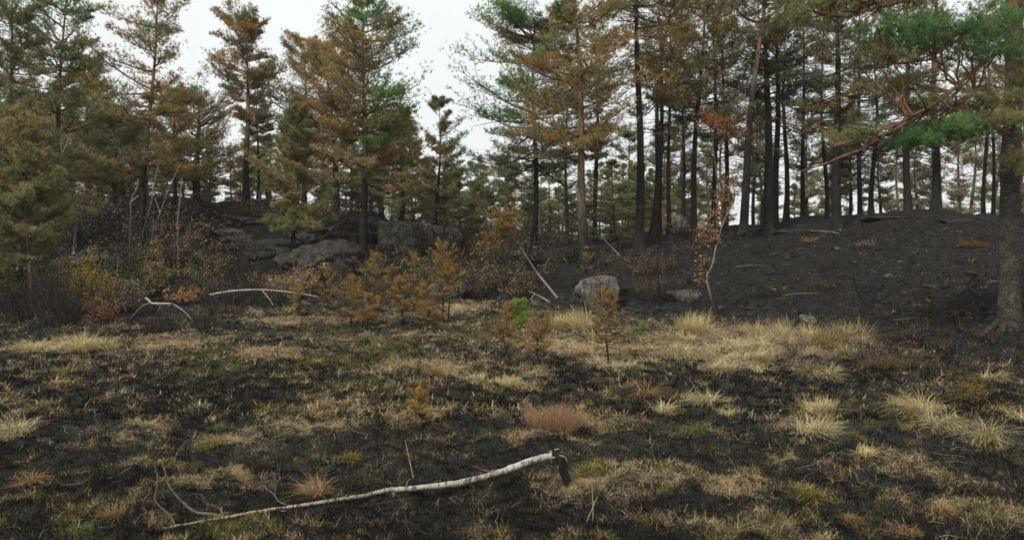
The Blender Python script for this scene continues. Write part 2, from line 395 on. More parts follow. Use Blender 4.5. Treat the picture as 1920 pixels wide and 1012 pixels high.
# ------------------------------------------------------------------ ground
MATS = [(520,665,75,13,.9),(800,685,95,15,.9),(640,640,60,10,.4),(820,630,60,12,.5),(60,745,75,10,.7),(270,800,70,13,.8),
 (430,825,60,14,.9),(600,800,115,22,.9),(620,760,85,14,.8),(700,772,60,16,.8),(800,770,40,18,.6),(930,720,60,9,.6),(1050,790,115,20,.7),
 (1000,820,60,12,.9),(1090,840,40,12,.7),(1190,895,95,20,.75),(1260,905,60,16,.7),(1380,915,65,20,.8),(1300,990,55,14,.8),(1510,800,65,14,.6),
 (1350,820,60,12,.5),(1540,870,60,12,.4),(300,872,60,10,.4),(460,880,45,14,.7),(380,905,30,8,.5),(180,960,70,14,.4),(240,642,130,10,.7),
 (370,645,70,8,.7),(170,720,60,8,.4),(1100,650,130,34,.75),(1300,655,120,30,.55),(1430,640,120,26,.55),(1550,640,70,20,.5),(1540,700,70,14,.6),
 (860,580,70,10,.8),(640,600,80,10,.5),(520,600,80,8,.5),(1740,760,60,14,.6),(1850,810,60,12,.6),(120,650,110,14,.8),(1330,760,60,12,.5),
 (40,800,60,14,.4),(1480,930,80,12,.35),(1700,860,80,12,.35),(1800,950,90,16,.35),(1620,990,80,12,.3),(700,700,90,10,.5),(1085,900,50,26,.8),(1010,905,45,14,.6),(560,700,60,8,.4)]
_mats = []
for (a, b, rx, ry, s) in MATS:
    c0 = at(a, b, 1); k = CAMZ / (CAMZ - c0.z); xx, yy = c0.x * k, k
    c1 = at(a, b + ry, 1); k1 = CAMZ / (CAMZ - c1.z)
    _mats.append((xx, yy, rx / F * yy, max(abs(yy - k1), .15), s))
def masks(x, y):
    z = H0(x, y); m = slope_mask(z)
    n = fbm(x * .8, y * .8, 4, 61); n2 = fbm(x * 2.6, y * 2.0, 3, 62)
    dry = .13 + .28 * n + .25 * n2
    wx = x + .25 * n2; wy = y + .35 * n
    p = np.zeros_like(dry)
    for (a, b, rx, ry, s) in _mats:
        p = np.maximum(p, s * np.exp(-(((wx - a) / rx) ** 2 + ((wy - b) / ry) ** 2) * .9))
    dry = dry + .5 * p + .10 * np.clip((y - 13) / 8, 0, 1)
    dry = dry * (1 - m) + m * (-.06 + .16 * n)
    left = np.clip((-x - 3) / 4, 0, 1) * m
    dry = dry + left * .06
    moss = .19 + .22 * fbm(x * .5, y * .5, 3, 71) + .22 * np.exp(-((x + 4) / 5) ** 2 - ((y - 20) / 7) ** 2)
    moss = moss * (1 - m) - .1 * m
    far = np.clip((y - 55) / 40, 0, 1)
    return np.clip(dry + far * .4, 0, 1), np.clip(moss + far * .5, 0, 1), m
def graded(lo, hi, fine0, fine1, d, d2, g=1.12):
    a = list(np.arange(fine0, fine1 + 1e-6, d))
    s = d2; v = a[-1]
    while v < hi: v += s; a.append(v); s = min(s * g, 30)
    s = d2; v = a[0]; b = []
    while v > lo: v -= s; b.append(v); s = min(s * g, 30)
    return np.array(b[::-1] + a)
gx = graded(-500, 500, -17, 17, .065, .075, 1.035)
gy = np.concatenate([np.arange(-40, 3, 1.5), np.arange(3, 21, .055), np.arange(21, 48, .10)])
s = .14; v = gy[-1]; ex = []
while v < 900: v += s; s = min(s * 1.06, 30); ex.append(v)
gy = np.concatenate([gy, ex])
X, Y_ = np.meshgrid(gx, gy); xf, yf = X.ravel(), Y_.ravel()
zf = H(xf, yf)
dm, mm, sm = masks(xf, yf)
zf = zf + (1 - sm) * (.05 * np.clip(dm - .3, 0, .5) * 2)
ground = MB()
ny_, nx_ = X.shape; ii = np.arange(ny_ - 1)[:, None] * nx_ + np.arange(nx_ - 1)[None]
ground.add(np.stack([xf, yf, zf], 1), np.stack([dm, mm, sm], 1), np.stack([ii, ii + 1, ii + nx_ + 1, ii + nx_], -1).reshape(-1, 4))
tag(ground.build('ground', M_GROUND, smooth=True), kind='structure')

# ------------------------------------------------------------------ low ground cover nobody could count
STRAW = [((.42, .33, .16), 4), ((.50, .41, .22), 2), ((.30, .21, .10), 3), ((.33, .28, .10), 1.5)]
TAN = [((.32, .225, .125), 3), ((.40, .30, .18), 2), ((.22, .15, .08), 2), ((.46, .36, .22), 1.2)]
MOSS = [((.10, .10, .025), 3), ((.15, .12, .03), 2), ((.06, .09, .02), 1.5), ((.20, .11, .03), 1)]
BURN = [((.012, .011, .010), 4), ((.03, .024, .018), 2), ((.06, .048, .035), 1), ((.02, .022, .022), 1)]
rng = np.random.RandomState(11)
def cover(n, y0, y1, bl, Lm, wm, seed):
    r = np.random.RandomState(seed); mb = MB(); mb2 = MB()
    y = y0 * (y1 / y0) ** r.rand(n); x = (r.rand(n) * 2 - 1) * (.74 * y + .6)
    d, mo, m = masks(x, y); nn = vn(x * 3, y * 3, 91) * .25 + vn(x * 9, y * 9, 92) * .15
    u = r.rand(n)
    isdry = (d + nn > .38 + .15 * r.randn(n)); ismoss = (~isdry) & (mo + nn + .1 * r.randn(n) > .36)
    keep = (m < .5) | (u < .6); x, y, d, mo, m, isdry, ismoss = [q[keep] for q in (x, y, d, mo, m, isdry, ismoss)]
    n = len(x)
    col = pick(r, BURN, n); col[isdry] = pick(r, TAN, isdry.sum()); col[ismoss] = pick(r, MOSS, ismoss.sum())
    br_ = (m > .5) & (~isdry) & (r.rand(n) < .4); col[br_] = pick(r, [((.10, .065, .04), 2), ((.06, .045, .035), 3), ((.14, .11, .08), 1)], br_.sum())
    st = isdry & (r.rand(n) < .22); col[st] = pick(r, STRAW, st.sum())
    x = np.repeat(x, bl) + r.randn(n * bl) * .035; y = np.repeat(y, bl) + r.randn(n * bl) * .035
    z = H(x, y) - .005; N_ = n * bl
    c = np.repeat(col, bl, 0) * r.uniform(.65, 1.35, (N_, 1)); dr = np.repeat(isdry, bl); 
    L = Lm * r.uniform(.4, 1.3, N_) * np.repeat(r.uniform(.5, 1.4, n), bl) * np.where(dr, 1.3, 1)
    lean = np.where(dr, r.uniform(.4, 1.45, N_), np.abs(r.randn(N_) * .5))
    w = wm * r.uniform(.6, 1.4, N_) * (y / 8) ** .35
    blades(mb, np.stack([x, y, z], 1), r.rand(N_) * 6.283, L, lean, r.uniform(0, .5, N_), w, c, 3)
    return mb
tag(cover(62000, 3.9, 11, 9, .07, .0055, 1).build('short_grass', M_GRASS), kind='stuff')
tag(cover(56000, 11, 37, 7, .10, .011, 2).build('bog_grass', M_GRASS), kind='stuff')
# fallen twigs, cones and litter
r = np.random.RandomState(5); mb = MB(); n = 6000
y = 4 * (44 / 4.) ** r.rand(n); x = (r.rand(n) * 2 - 1) * (.74 * y + .6); L = r.uniform(.05, .28, n) * (1 + y / 45)
az = r.rand(n) * 6.283; t = np.linspace(-.5, .5, 4)[None]
px_ = x[:, None] + np.cos(az)[:, None] * t * L[:, None]; py_ = y[:, None] + np.sin(az)[:, None] * t * L[:, None]
pz_ = H(px_.ravel(), py_.ravel()).reshape(n, 4) + .01 + r.rand(n, 1) * .03
P = np.stack([px_, py_, pz_], -1) + r.randn(n, 4, 3) * .012
tubes(mb, P, np.tile(r.uniform(.002, .005, n)[:, None] * (1 + y[:, None] / 14), (1, 4)) * np.array([1, .9, .8, .5]), 4,
      pick(r, [((.018, .017, .016), 3), ((.06, .05, .04), 3), ((.15, .13, .105), .9)], n), cap=False)
tag(mb.build('twig_litter', M_TWIG), kind='stuff')

# ------------------------------------------------------------------ pines
RUST = (.385, .24, .085); TANB = (.325, .26, .125); OLIVE = (.25, .245, .11); DKOL = (.15, .17, .085); GREY = (.21, .205, .155)
GRN = (.14, .25, .09); BGRN = (.15, .33, .085); RED = (.30, .10, .03)
PALS = {'brown': [(RUST, 3.4), (TANB, 4), (OLIVE, 2.2), (GREY, 1.2)], 'rust': [(RUST, 5), (TANB, 3), (OLIVE, 1)],
        'olive': [(OLIVE, 3.4), (TANB, 3.4), (DKOL, 1.2)], 'mix': [(TANB, 2.6), (OLIVE, 3), (DKOL, 1.6), (GREY, 1.8), (RUST, 1.2)],
        'dark': [(DKOL, 3), (GREY, 3), (OLIVE, 1.5)], 'green': [(GRN, 4), (OLIVE, 1), (DKOL, 1)], 'seed': [((.40, .22, .075), 4), ((.28, .20, .09), 3), ((.2, .16, .08), 2)]}
def make_pine(h, r0, hw, t0, rng, pal='brown', gt=0., gs=0., dens=1., nl=48, sub=8, ts=.17, k=7, char=.3, lean=(0, 0), bow=.15,
              dead=18, sb=0., shape='round', fork=False, wid=.16, red=.55, el=(-10, 34)):
    """three meshes in the tree's own frame: trunk, branchwork, crown"""
    tr, br, cr = MB(), MB(), MB()
    n = 16; t = np.linspace(0, 1, n)
    ph = rng.rand(2) * 6.283
    def path(t):
        t = np.asarray(t, float)
        env = np.sin(np.pi * np.clip(t, 0, 1))
        x = lean[0] * t + bow * env * np.sin(ph[0] + 4.0 * t); y = lean[1] * t + bow * env * np.sin(ph[1] + 5.0 * t)
        return np.stack([x, y, h * t], -1)
    R = r0 * ((1 - t) ** .8 * .93 + .07) ; R[0] *= 1.45; R[1] *= 1.08
    cb = np.array([.020, .0185, .017]); cg = np.array([.13, .105, .085]); ct = np.array([.19, .10, .062])
    f1 = np.clip((t - char) / .08 + .5 * rng.rand() - .3, 0, 1)[:, None]; f2 = np.clip((t - max(char, red)) / .2, 0, 1)[:, None]
    cc = (cb * (1 - f1) + f1 * (cg * (1 - f2) + ct * f2))[None]
    tubes(tr, path(t)[None], R[None], 12, cc, rng, .035)
    # roots at the foot
    nr = 5; a = rng.rand() + np.arange(nr) * 6.283 / nr; tt = np.linspace(0, 1, 4)[None, :, None]
    rp = np.stack([np.cos(a), np.sin(a), np.zeros(nr)], -1)[:, None] * r0 * (.5 + 1.9 * tt) + np.array([0, 0, 1]) * (r0 * 1.5 * (1 - tt) ** 2 + .02)
    tubes(tr, rp, np.tile(r0 * np.array([.5, .38, .25, .1]), (nr, 1)), 6, cb if char > .02 else cg)
    # live limbs
    nw = max(4, int(nl / 4.2)); wq = (np.linspace(.0, .985, nw) + rng.randn(nw) * .25 / nw).clip(0, .99); wl = rng.uniform(.7, 1.2, nw)
    wi = np.sort(rng.randint(0, nw, nl)); tt = (wq[wi] + rng.randn(nl) * .33 / nw).clip(0, .995)
    sect = rng.rand(2) * 6.283
    tb = t0 + (1 - t0) * tt
    az = np.arange(nl) * 2.39996 + rng.randn(nl) * .5
    if shape == 'cone': pr = (1 - tt) ** .75 * (.75 + .25 * np.minimum(1, tt * 5)) + .04
    elif shape == 'flat': pr = (1 - tt) ** .28 * (.5 + .5 * np.minimum(1, tt * 2.5)) + .08
    else: pr = (1 - tt) ** .38 * (.6 + .4 * np.minimum(1, tt * 3)) + .10
    L = hw * pr * wl[wi] * rng.uniform(.65, 1.2, nl) * (1 + sb * np.cos(az)) * (1 - .4 * (np.cos(az - sect[0] - 5 * tt) > .55))
    e0 = np.radians(el[0] + (el[1] - el[0]) * tt + rng.randn(nl) * 13); e1 = e0 + np.radians(rng.uniform(0, 36, nl) * (1 - tt * .3))
    m = 7; s = np.linspace(0, 1, m)
    e = e0[:, None] * (1 - s) + e1[:, None] * s; aa = az[:, None] + rng.randn(nl, 1) * .35 * s + rng.randn(nl, m) * .10
    d = np.stack([np.cos(e) * np.cos(aa), np.cos(e) * np.sin(aa), np.sin(e)], -1) * (L / (m - 1))[:, None, None]
    sag = -.10 * L[:, None] * np.sin(np.pi * s)[None] * (1 - tt[:, None])
    LP = path(tb)[:, None] + np.concatenate([np.zeros((nl, 1, 3)), np.cumsum(d[:, 1:], 1)], 1); LP[..., 2] += sag
    lr = np.minimum(r0 * .34, .012 + .013 * L)[:, None] * (1 - s * .82)[None]
    low = np.clip((tb - char) / .15, 0, 1)[:, None]; lc = np.array([.05, .035, .028]) * (1 - low) + np.array([.15, .08, .05]) * low
    tubes(br, LP, lr, 5, lc, cap=False)
    # limb colours
    lcol = pick(rng, PALS[pal], nl)
    pg = gt * np.clip((tt - .55) / .25, 0, 1) + abs(gs) * (np.cos(az) * np.sign(gs) > .25) * np.clip((tt - .15) / .2, 0, 1)
    gr = rng.rand(nl) < pg; lcol[gr] = pick(rng, [(GRN, 3), (BGRN, 1), (OLIVE, .8)], gr.sum())
    # side shoots
    f = np.linspace(.28, 1.0, sub)[None] + rng.uniform(-.04, .04, (nl, sub)); f = np.clip(f, .2, 1)
    idx = f * (m - 1); i0 = np.clip(idx.astype(int), 0, m - 2); w = (idx - i0)[..., None]
    ar = np.arange(nl)[:, None]
    O = LP[ar, i0] * (1 - w) + LP[ar, i0 + 1] * w; dirn = unit(LP[ar, i0 + 1] - LP[ar, i0])
    side = np.where(np.arange(sub)[None] % 2 == 0, 1., -1.); side = np.broadcast_to(side, (nl, sub))
    ang = side * rng.uniform(.5, 1.15, (nl, sub)) * np.where(f > .93, .2, 1); ca, sa = np.cos(ang), np.sin(ang)
    sd_ = np.stack([dirn[..., 0] * ca - dirn[..., 1] * sa, dirn[..., 0] * sa + dirn[..., 1] * ca, dirn[..., 2] * .6 + rng.uniform(-.05, .5, (nl, sub))], -1)
    sd_ = unit(sd_); SL = (L[:, None] * .52 * (1.15 - .6 * f) * rng.uniform(.6, 1.3, (nl, sub)))
    u = np.linspace(0, 1, 4)[None, None, :, None]
    SP = O[:, :, None] + sd_[:, :, None] * SL[..., None, None] * u + rng.randn(nl, sub, 4, 3) * .04 * SL[..., None, None] * (u > 0)
    SP[..., 2] += .14 * SL[..., None] * u[..., 0] ** 2
    SP = SP.reshape(-1, 4, 3)
    tubes(br, SP, np.repeat((.006 + .008 * SL.reshape(-1))[:, None], 4, 1) * np.array([1, .8, .55, .3]), 3, np.repeat(lc, sub, 0) * .9, cap=False)
    # needles
    nt_ = max(3, int(round(21 * dens)))
    nS = nl * sub
    fu = rng.uniform(.12, 1.06, (nS, nt_)); idx = np.clip(fu, 0, 1) * 3; i0 = np.clip(idx.astype(int), 0, 2); w = (idx - i0)[..., None]
    ar = np.arange(nS)[:, None]
    sz = (ts * .75 * np.clip(SL.reshape(-1) / .6, .5, 1.6))
    Cn = SP[ar, i0] * (1 - w) + SP[ar, i0 + 1] * w + rng.randn(nS, nt_, 3) * sz[:, None, None] * np.array([.85, .85, .42]) + np.array([0, 0, ts * .25])
    keep = rng.rand(nS, nt_) < np.repeat(np.clip(rng.normal(.92, .25, nl), .25, 1), sub)[:, None]
    D = unit(sd_.reshape(-1, 1, 3) * .6 + np.array([0, 0, .7]) + rng.randn(nS, nt_, 3) * .3)
    col = np.repeat(lcol, sub, 0); own = rng.rand(nS) < .25; own &= ~np.repeat(gr, sub); col[own] = pick(rng, PALS[pal], own.sum())
    col = col * rng.uniform(.8, 1.2, (nS, 1))
    col = np.repeat(col, nt_, 0).reshape(nS, nt_, 3) * rng.uniform(.8, 1.2, (nS, nt_, 1))
    kk = keep.ravel()
    tufts(cr, Cn.reshape(-1, 3)[kk], D.reshape(-1, 3)[kk], ts * rng.uniform(.7, 1.25, kk.sum()), col.reshape(-1, 3)[kk], k, wid, rng)
    # dead lower branches, bare
    if dead:
        td = rng.uniform(max(.12, char * .35), min(.97, t0 + (1 - t0) * .35), dead); az = rng.rand(dead) * 6.283
        L = hw * rng.uniform(.25, .95, dead) * (.5 + .5 * td / max(t0, .2)).clip(0, 1)
        e0 = np.radians(rng.uniform(-25, 25, dead)); e1 = e0 + np.radians(rng.uniform(-35, 35, dead))
        e = e0[:, None] * (1 - s) + e1[:, None] * s; aa = az[:, None] + rng.randn(dead, 1) * .6 * s + rng.randn(dead, m) * .16
        d = np.stack([np.cos(e) * np.cos(aa), np.cos(e) * np.sin(aa), np.sin(e)], -1) * (L / (m - 1))[:, None, None]
        DP = path(td)[:, None] + np.concatenate([np.zeros((dead, 1, 3)), np.cumsum(d[:, 1:], 1)], 1)
        dc = pick(rng, [((.018, .016, .014), 4), ((.07, .055, .045), 2), ((.13, .11, .09), .6)], dead)
        tubes(br, DP, (.008 + .009 * L)[:, None] * (1 - s * .8)[None], 4, dc, cap=False)
        q = 7; f = rng.uniform(.25, 1, (dead, q)); idx = f * (m - 1); i0 = np.clip(idx.astype(int), 0, m - 2); w = (idx - i0)[..., None]; ar = np.arange(dead)[:, None]
        O = DP[ar, i0] * (1 - w) + DP[ar, i0 + 1] * w; dirn = unit(unit(DP[ar, i0 + 1] - DP[ar, i0]) + rng.randn(dead, q, 3) * .65)
        SL = L[:, None] * .4 * rng.uniform(.4, 1.2, (dead, q))
        TP = (O[:, :, None] + dirn[:, :, None] * SL[..., None, None] * u + rng.randn(dead, q, 4, 3) * .06 * SL[..., None, None] * (u > 0)).reshape(-1, 4, 3)
        tubes(br, TP, np.repeat((.0065 + 0 * SL).reshape(-1, 1), 4, 1) * np.array([1, .85, .7, .4]), 3, np.repeat(dc, q, 0), cap=False)
    return tr, br, cr
def place_pine(name, loc, parts, label, cat='pine tree', group=None):
    t = empty(name, loc, label, cat, group)
    parts[0].build('trunk', M_BARK, t, smooth=True); parts[1].build('branchwork', M_TWIG, t); parts[2].build('crown', M_NEEDLE, t)
    return t
def hero(px, Y, tp, w, cs, hw, label, seed, tx=None, charpy=None, name='pine_tree', group=None, sink=.12, **kw):
    b = foot(px, Y); b.z -= sink
    top = at(px if tx is None else tx, tp, Y); h = top.z - b.z
    tz = lambda py: (at(px, py, Y).z - b.z) / h
    if charpy is not None: kw['char'] = tz(charpy)
    r0 = w * (.92 if px > 1185 else 1) / 2 / F * Y; kw['nl'] = int(kw['nl'] * (1.18 if px < 1185 else 1.05))
    if px > 1185 and px < 1900: kw['dens'] = kw.get('dens', 1.) * .56; kw['nl'] = int(kw['nl'] * .85); kw['dead'] = kw.get('dead', 18) + 10
    if Y > 48: kw.setdefault('k', 6); kw.setdefault('ts', .21)
    parts = make_pine(h, r0, hw * 1.2 / F * Y, tz(cs), np.random.RandomState(seed), lean=(top.x - b.x, 0), **kw)
    return place_pine(name, b, parts, label, group=group)

# --- the pines one can tell apart, left to right  (px, distance, top py, trunk px, crown start py, crown half width px)
hero(22, 34, -40, 12, 330, 80, 'tall pine at the left frame edge, green top over brown lower boughs', 1, shape='flat', pal='olive', gt=.9, nl=60, charpy=420)
hero(102, 38, -15, 12, 320, 98, 'broad pine with dense green cap and long olive boughs, second from the left edge', 2, tx=125, shape='flat', pal='olive', gt=.95, gs=.2, nl=64, charpy=360, dead=26)
hero(266, 35, -35, 11, 330, 98, 'open crowned pine with reddish trunk leaning right, topmost crown left of the first sky gap', 3, tx=296, pal='brown', gt=.3, nl=46, dens=.85, charpy=330, red=.4)
hero(462, 44, 42, 13, 225, 66, 'isolated rusty crowned pine with orange stem, burnt black up to half its height', 4, pal='brown', nl=58, charpy=270, red=.3, shape='flat', dens=1.1)
hero(484, 50, 150, 6, 300, 30, 'thin black stemmed pine just right of the orange stemmed pine', 5, pal='dark', nl=22, dens=.6, charpy=200)
hero(548, 35, 190, 9, 430, 66, 'bushy olive young pine, dense to the ground before the rock face', 6, tx=556, pal='olive', nl=80, dens=1.3, shape='cone', dead=10, charpy=440, el=(-5, 60))
hero(632, 46, 88, 14, 300, 95, 'black stemmed pine with wide brown crown behind the bushy olive pine', 7, tx=612, shape='flat', pal='brown', nl=60, charpy=230)
hero(572, 54, 92, 10, 280, 75, 'pine with flat rusty brown top behind the bushy olive pine', 8, pal='brown', nl=46, shape='flat', charpy=300)
hero(680, 35, 8, 16, 340, 112, 'large full pine with green right side, left of the big sky gap', 9, pal='brown', gt=.35, gs=.75, nl=84, sub=9, charpy=330, red=.5, sb=.12, dead=26, el=(-12, 24))
hero(818, 44, 192, 7, 380, 50, 'small slender pine with green tipped boughs at the edge of the big sky gap', 10, tx=824, pal='mix', gs=.5, nl=34, dens=.8, charpy=330)
hero(752, 42, 215, 10, 400, 70, 'olive brown pine low between the big full pine and the slender one', 11, pal='olive', nl=46, charpy=350)
hero(1002, 43, 40, 12, 330, 120, 'pine with long green tipped boughs reaching left into the sky gap', 12, pal='mix', gs=-.85, gt=.15, nl=84, dens=1.25, sub=9, charpy=190, sb=-.22, dead=34, red=.8, el=(-12, 14))
hero(1098, 33, -40, 19, 290, 118, 'stout brown trunked pine with rusty boughs behind the pale boulder', 13, tx=1074, pal='brown', gt=.35, nl=74, sub=9, dens=.95, charpy=440, red=.2, dead=30, el=(-12, 22))
hero(1064, 52, 100, 8, 300, 50, 'thin dark pine between the green tipped and the stout brown pine', 14, pal='dark', nl=26, dens=.6, charpy=250)
hero(1116, 48, 60, 10, 260, 70, 'dark pine standing close behind the stout brown trunk', 15, pal='mix', nl=36, dens=.7, charpy=200)
hero(1198, 34, -150, 19, 60, 90, 'straight black trunk running out of the top of the frame, first right of the boulder', 16, pal='brown', nl=44, charpy=-60, dead=46, dens=.8)
hero(1217, 36, -10, 14, 200, 92, 'pine with curved reddish upper stem and rusty crown beside the straight black trunk', 17, tx=1262, pal='brown', nl=60, charpy=260, red=.5, bow=.35, dens=1.1)
hero(1255, 42, 20, 10, 180, 60, 'slim black trunk just right of the curved reddish stem', 18, pal='dark', nl=34, charpy=150, dead=34)
hero(1279, 47, 40, 9, 190, 60, 'slim grey pine beside the round rock on the ridge', 19, pal='mix', nl=36, charpy=180, dead=30)
hero(1300, 37, -30, 14, 250, 85, 'leaning black trunk left of the orange leaved birch, olive crown', 20, tx=1322, pal='mix', nl=62, charpy=100, dead=34, dens=1.05)
hero(1337, 44, -60, 11, 200, 75, 'pine trunk directly behind the orange birch leaves', 21, pal='mix', nl=44, charpy=60, dead=34)
hero(1359, 40, 10, 11, 260, 80, 'reddish stemmed pine with conical olive crown over the orange birch', 22, gt=.15, pal='olive', nl=64, charpy=240, red=.4, dens=1.1, dead=20)
hero(1392, 36, -120, 18, 60, 90, 'stout trunk leaning right out of the top of the frame on the ridge', 23, tx=1445, pal='mix', nl=50, charpy=200, dead=40, red=.5)
hero(1439, 38, -40, 20, 150, 95, 'thick black pine trunk, left one of the close pair on the ridge', 24, tx=1432, pal='mix', nl=60, charpy=80, dead=44)
hero(1452, 39.5, -60, 15, 190, 80, 'black pine trunk, right one of the close pair on the ridge', 25, tx=1455, pal='dark', nl=46, charpy=60, dead=40)
hero(1473, 42, 60, 12, 230, 70, 'forked grey stemmed pine right of the close pair', 26, pal='dark', nl=36, charpy=260, dead=44, dens=.7)
hero(1550, 41, 10, 9, 230, 60, 'thin pine stem left of the thickest black trunk on the crest', 27, tx=1543, pal='dark', nl=34, charpy=290, dead=36, red=.3, dens=.8)
hero(1568, 37, -30, 20, 240, 92, 'thickest black trunk on the ridge crest with green brown crown', 28, pal='mix', gt=.3, gs=-.3, nl=70, charpy=60, dead=36, dens=1.05)
hero(1632, 39, 90, 11, 300, 80, 'forked black pine on the crest with two upright stems', 29, tx=1640, pal='dark', nl=44, charpy=120, dead=40)
hero(1702, 37, -60, 15, 270, 86, 'black trunk with a pale bare branch hooked across it', 30, tx=1695, pal='mix', nl=60, charpy=100, dead=36, dens=1.0)
hero(1753, 37.5, -70, 18, 260, 86, 'trunk reddish above and black below, second left of the nearest big trunk', 31, tx=1758, pal='mix', nl=58, charpy=250, red=.3, dead=36)
hero(1843, 41, 40, 9, 230, 60, 'narrow black trunk, left one of two close beside the nearest big trunk', 32, pal='mix', nl=40, charpy=150, dead=34)
hero(1860, 43, 20, 8, 220, 60, 'narrow black trunk, right one of two close beside the nearest big trunk', 33, tx=1856, pal='mix', nl=40, charpy=130, dead=34)
hero(1945, 33, -40, 14, 250, 90, 'olive crowned pine half cut off by the right frame edge', 34, pal='mix', gt=.4, nl=54, charpy=200, dead=20)
hero(1612, 45, -20, 11, 190, 85, 'dark crowned pine behind the forked black pine', 35, pal='dark', nl=56, charpy=150, dead=36)
hero(1505, 44, -40, 10, 170, 75, 'grey brown pine between the forked grey stem and the thickest black trunk', 36, pal='dark', nl=50, charpy=150, dead=40)
hero(1235, 40, -90, 12, 130, 75, 'tall dark stem half hidden behind the rusty crown of the curved pine', 37, pal='brown', nl=50, charpy=100, dead=30)
hero(166, 44, 120, 10, 330, 80, 'reddish stemmed pine with olive boughs behind the broad green capped pine', 38, pal='olive', gt=.2, nl=54, charpy=330)
hero(372, 47, 190, 16, 330, 85, 'twin black stemmed pine with rusty boughs behind the open crowned pine', 39, pal='brown', nl=54, charpy=250, gt=.1)
hero(330, 40, 175, 8, 330, 62, 'lower brown pine filling the gap below the open crowned pine', 40, pal='brown', gt=.15, nl=44, charpy=350)
hero(30, 27.5, 225, 8, 560, 92, 'dense olive young pine before the rocks at the left edge', 41, pal='olive', nl=72, shape='round', charpy=520, dens=1.0, dead=10)
hero(52, 26, 300, 8, 480, 60, 'young pine with bare reddish stem at the left edge', 42, pal='olive', nl=44, shape='round', charpy=620, dens=1.1, dead=12, red=.1)
hero(90, 31, 255, 6, 420, 28, 'slim still green young pine among the brown ones at the left', 43, pal='green', nl=40, shape='cone', charpy=440)
hero(215, 42, 235, 8, 380, 80, 'olive pine with drooping boughs over the left rock slabs', 44, pal='olive', gt=.15, nl=50, charpy=350)

# --- the nearest pine, on the right, limb by limb
def spline(P, n):
    P = np.asarray(P, float); m = len(P); t = np.linspace(0, m - 1, n); i = np.clip(t.astype(int), 0, m - 2); f = (t - i)[:, None]
    a = P[np.clip(i - 1, 0, m - 1)]; b = P[i]; c = P[i + 1]; d = P[np.clip(i + 2, 0, m - 1)]
    return .5 * ((2 * b) + (c - a) * f + (2 * a - 5 * b + 4 * c - d) * f ** 2 + (3 * b - a - 3 * c + d) * f ** 3)
def pline(pts, n=20): return spline([at(a, b, c) for a, b, c in pts], n)
def pad(cr, br, ctr, rad, ncl, ntf, ts, cols, rng, k=14, w=.10, src=None):
    """a bough end: clumps of needle sprays spread through a flat lens, each on its own shoot"""
    c = unit(rng.randn(ncl, 3)) * rng.rand(ncl, 1) ** .4 * np.array(rad) + np.array(ctr)
    src = np.array(ctr) - np.array([0, 0, rad[2]]) if src is None else np.array(src)
    col = pick(rng, cols, ncl)
    u = np.linspace(0, 1, 5)[None, :, None]
    st = src + (c - src) * rng.uniform(.72, .9, (ncl, 1))
    P = st[:, None] * (1 - u) + c[:, None] * u + np.array([0, 0, -.08]) * np.sin(u * np.pi) + rng.randn(ncl, 5, 3) * .03
    tubes(br, P, np.tile(np.array([.008, .007, .006, .005, .003]), (ncl, 1)), 4, np.array([.15, .085, .055]), cap=False)
    cc = np.repeat(c, ntf, 0); off = rng.randn(ncl * ntf, 3) * np.array([.12, .12, .07])
    D = unit(off * np.array([4, 4, 4]) + np.array([0, 0, .5]))
    tufts(cr, cc + off, D, ts * rng.uniform(.75, 1.2, len(cc)), np.repeat(col, ntf, 0) * rng.uniform(.8, 1.2, (len(cc), 1)), k, w, rng, .8)
rng = np.random.RandomState(77)
YB = 16.8
bb = foot(1893, YB); big = empty('pine_tree', (bb.x, bb.y, bb.z - .1), 'nearest thick barked pine on the right, long reddish limbs with bright green needles', 'pine tree')
def local(mb, name, mat, par=big, smooth=False):
    o = mb.build(name, mat, None, smooth, origin=tuple(big.location)); o.location = (0, 0, 0); o.parent = par; return o
tr = MB(); P = pline([(1893, 600, YB), (1893, 500, YB), (1895, 300, YB), (1902, 100, YB), (1898, -150, YB), (1900, -400, YB)], 60)
P[0, 2] = bb.z - .15
tt = np.linspace(0, 1, 60); R = .228 * (1 - .38 * tt); R += .07 * np.exp(-tt * 30)
gcol = np.array([.085, .077, .063]); rcol = np.array([.17, .10, .065]); f = np.clip((tt - .38) / .2, 0, 1)[:, None]
fb = np.exp(-tt * 16)[:, None] * .8
tubes(tr, P[None], R[None], 26, ((gcol * (1 - f) + rcol * f) * (1 - fb) + np.array([.04, .036, .03]) * fb)[None], rng, .045)
a = np.arange(7) * .9 + .3; u = np.linspace(0, 1, 5)[None, :, None]
rp = np.array([bb.x, bb.y, bb.z]) + np.stack([np.cos(a), np.sin(a), 0 * a], -1)[:, None] * (.12 + .6 * u) + np.array([0, 0, 1]) * (.40 * (1 - u) ** 2 - .07)
tubes(tr, rp, np.tile([.09, .065, .045, .03, .015], (7, 1)), 8, np.array([.07, .06, .05]), rng, .05)
local(tr, 'trunk', M_PLATE, smooth=True)
GC = [((.12, .27, .09), 4), ((.10, .20, .08), 4), ((.17, .22, .09), 2)]; BC = [(TANB, 2), (OLIVE, 4), (DKOL, 1.5)]; MC = [(GRN, 1.5), (OLIVE, 2), (TANB, 1)]
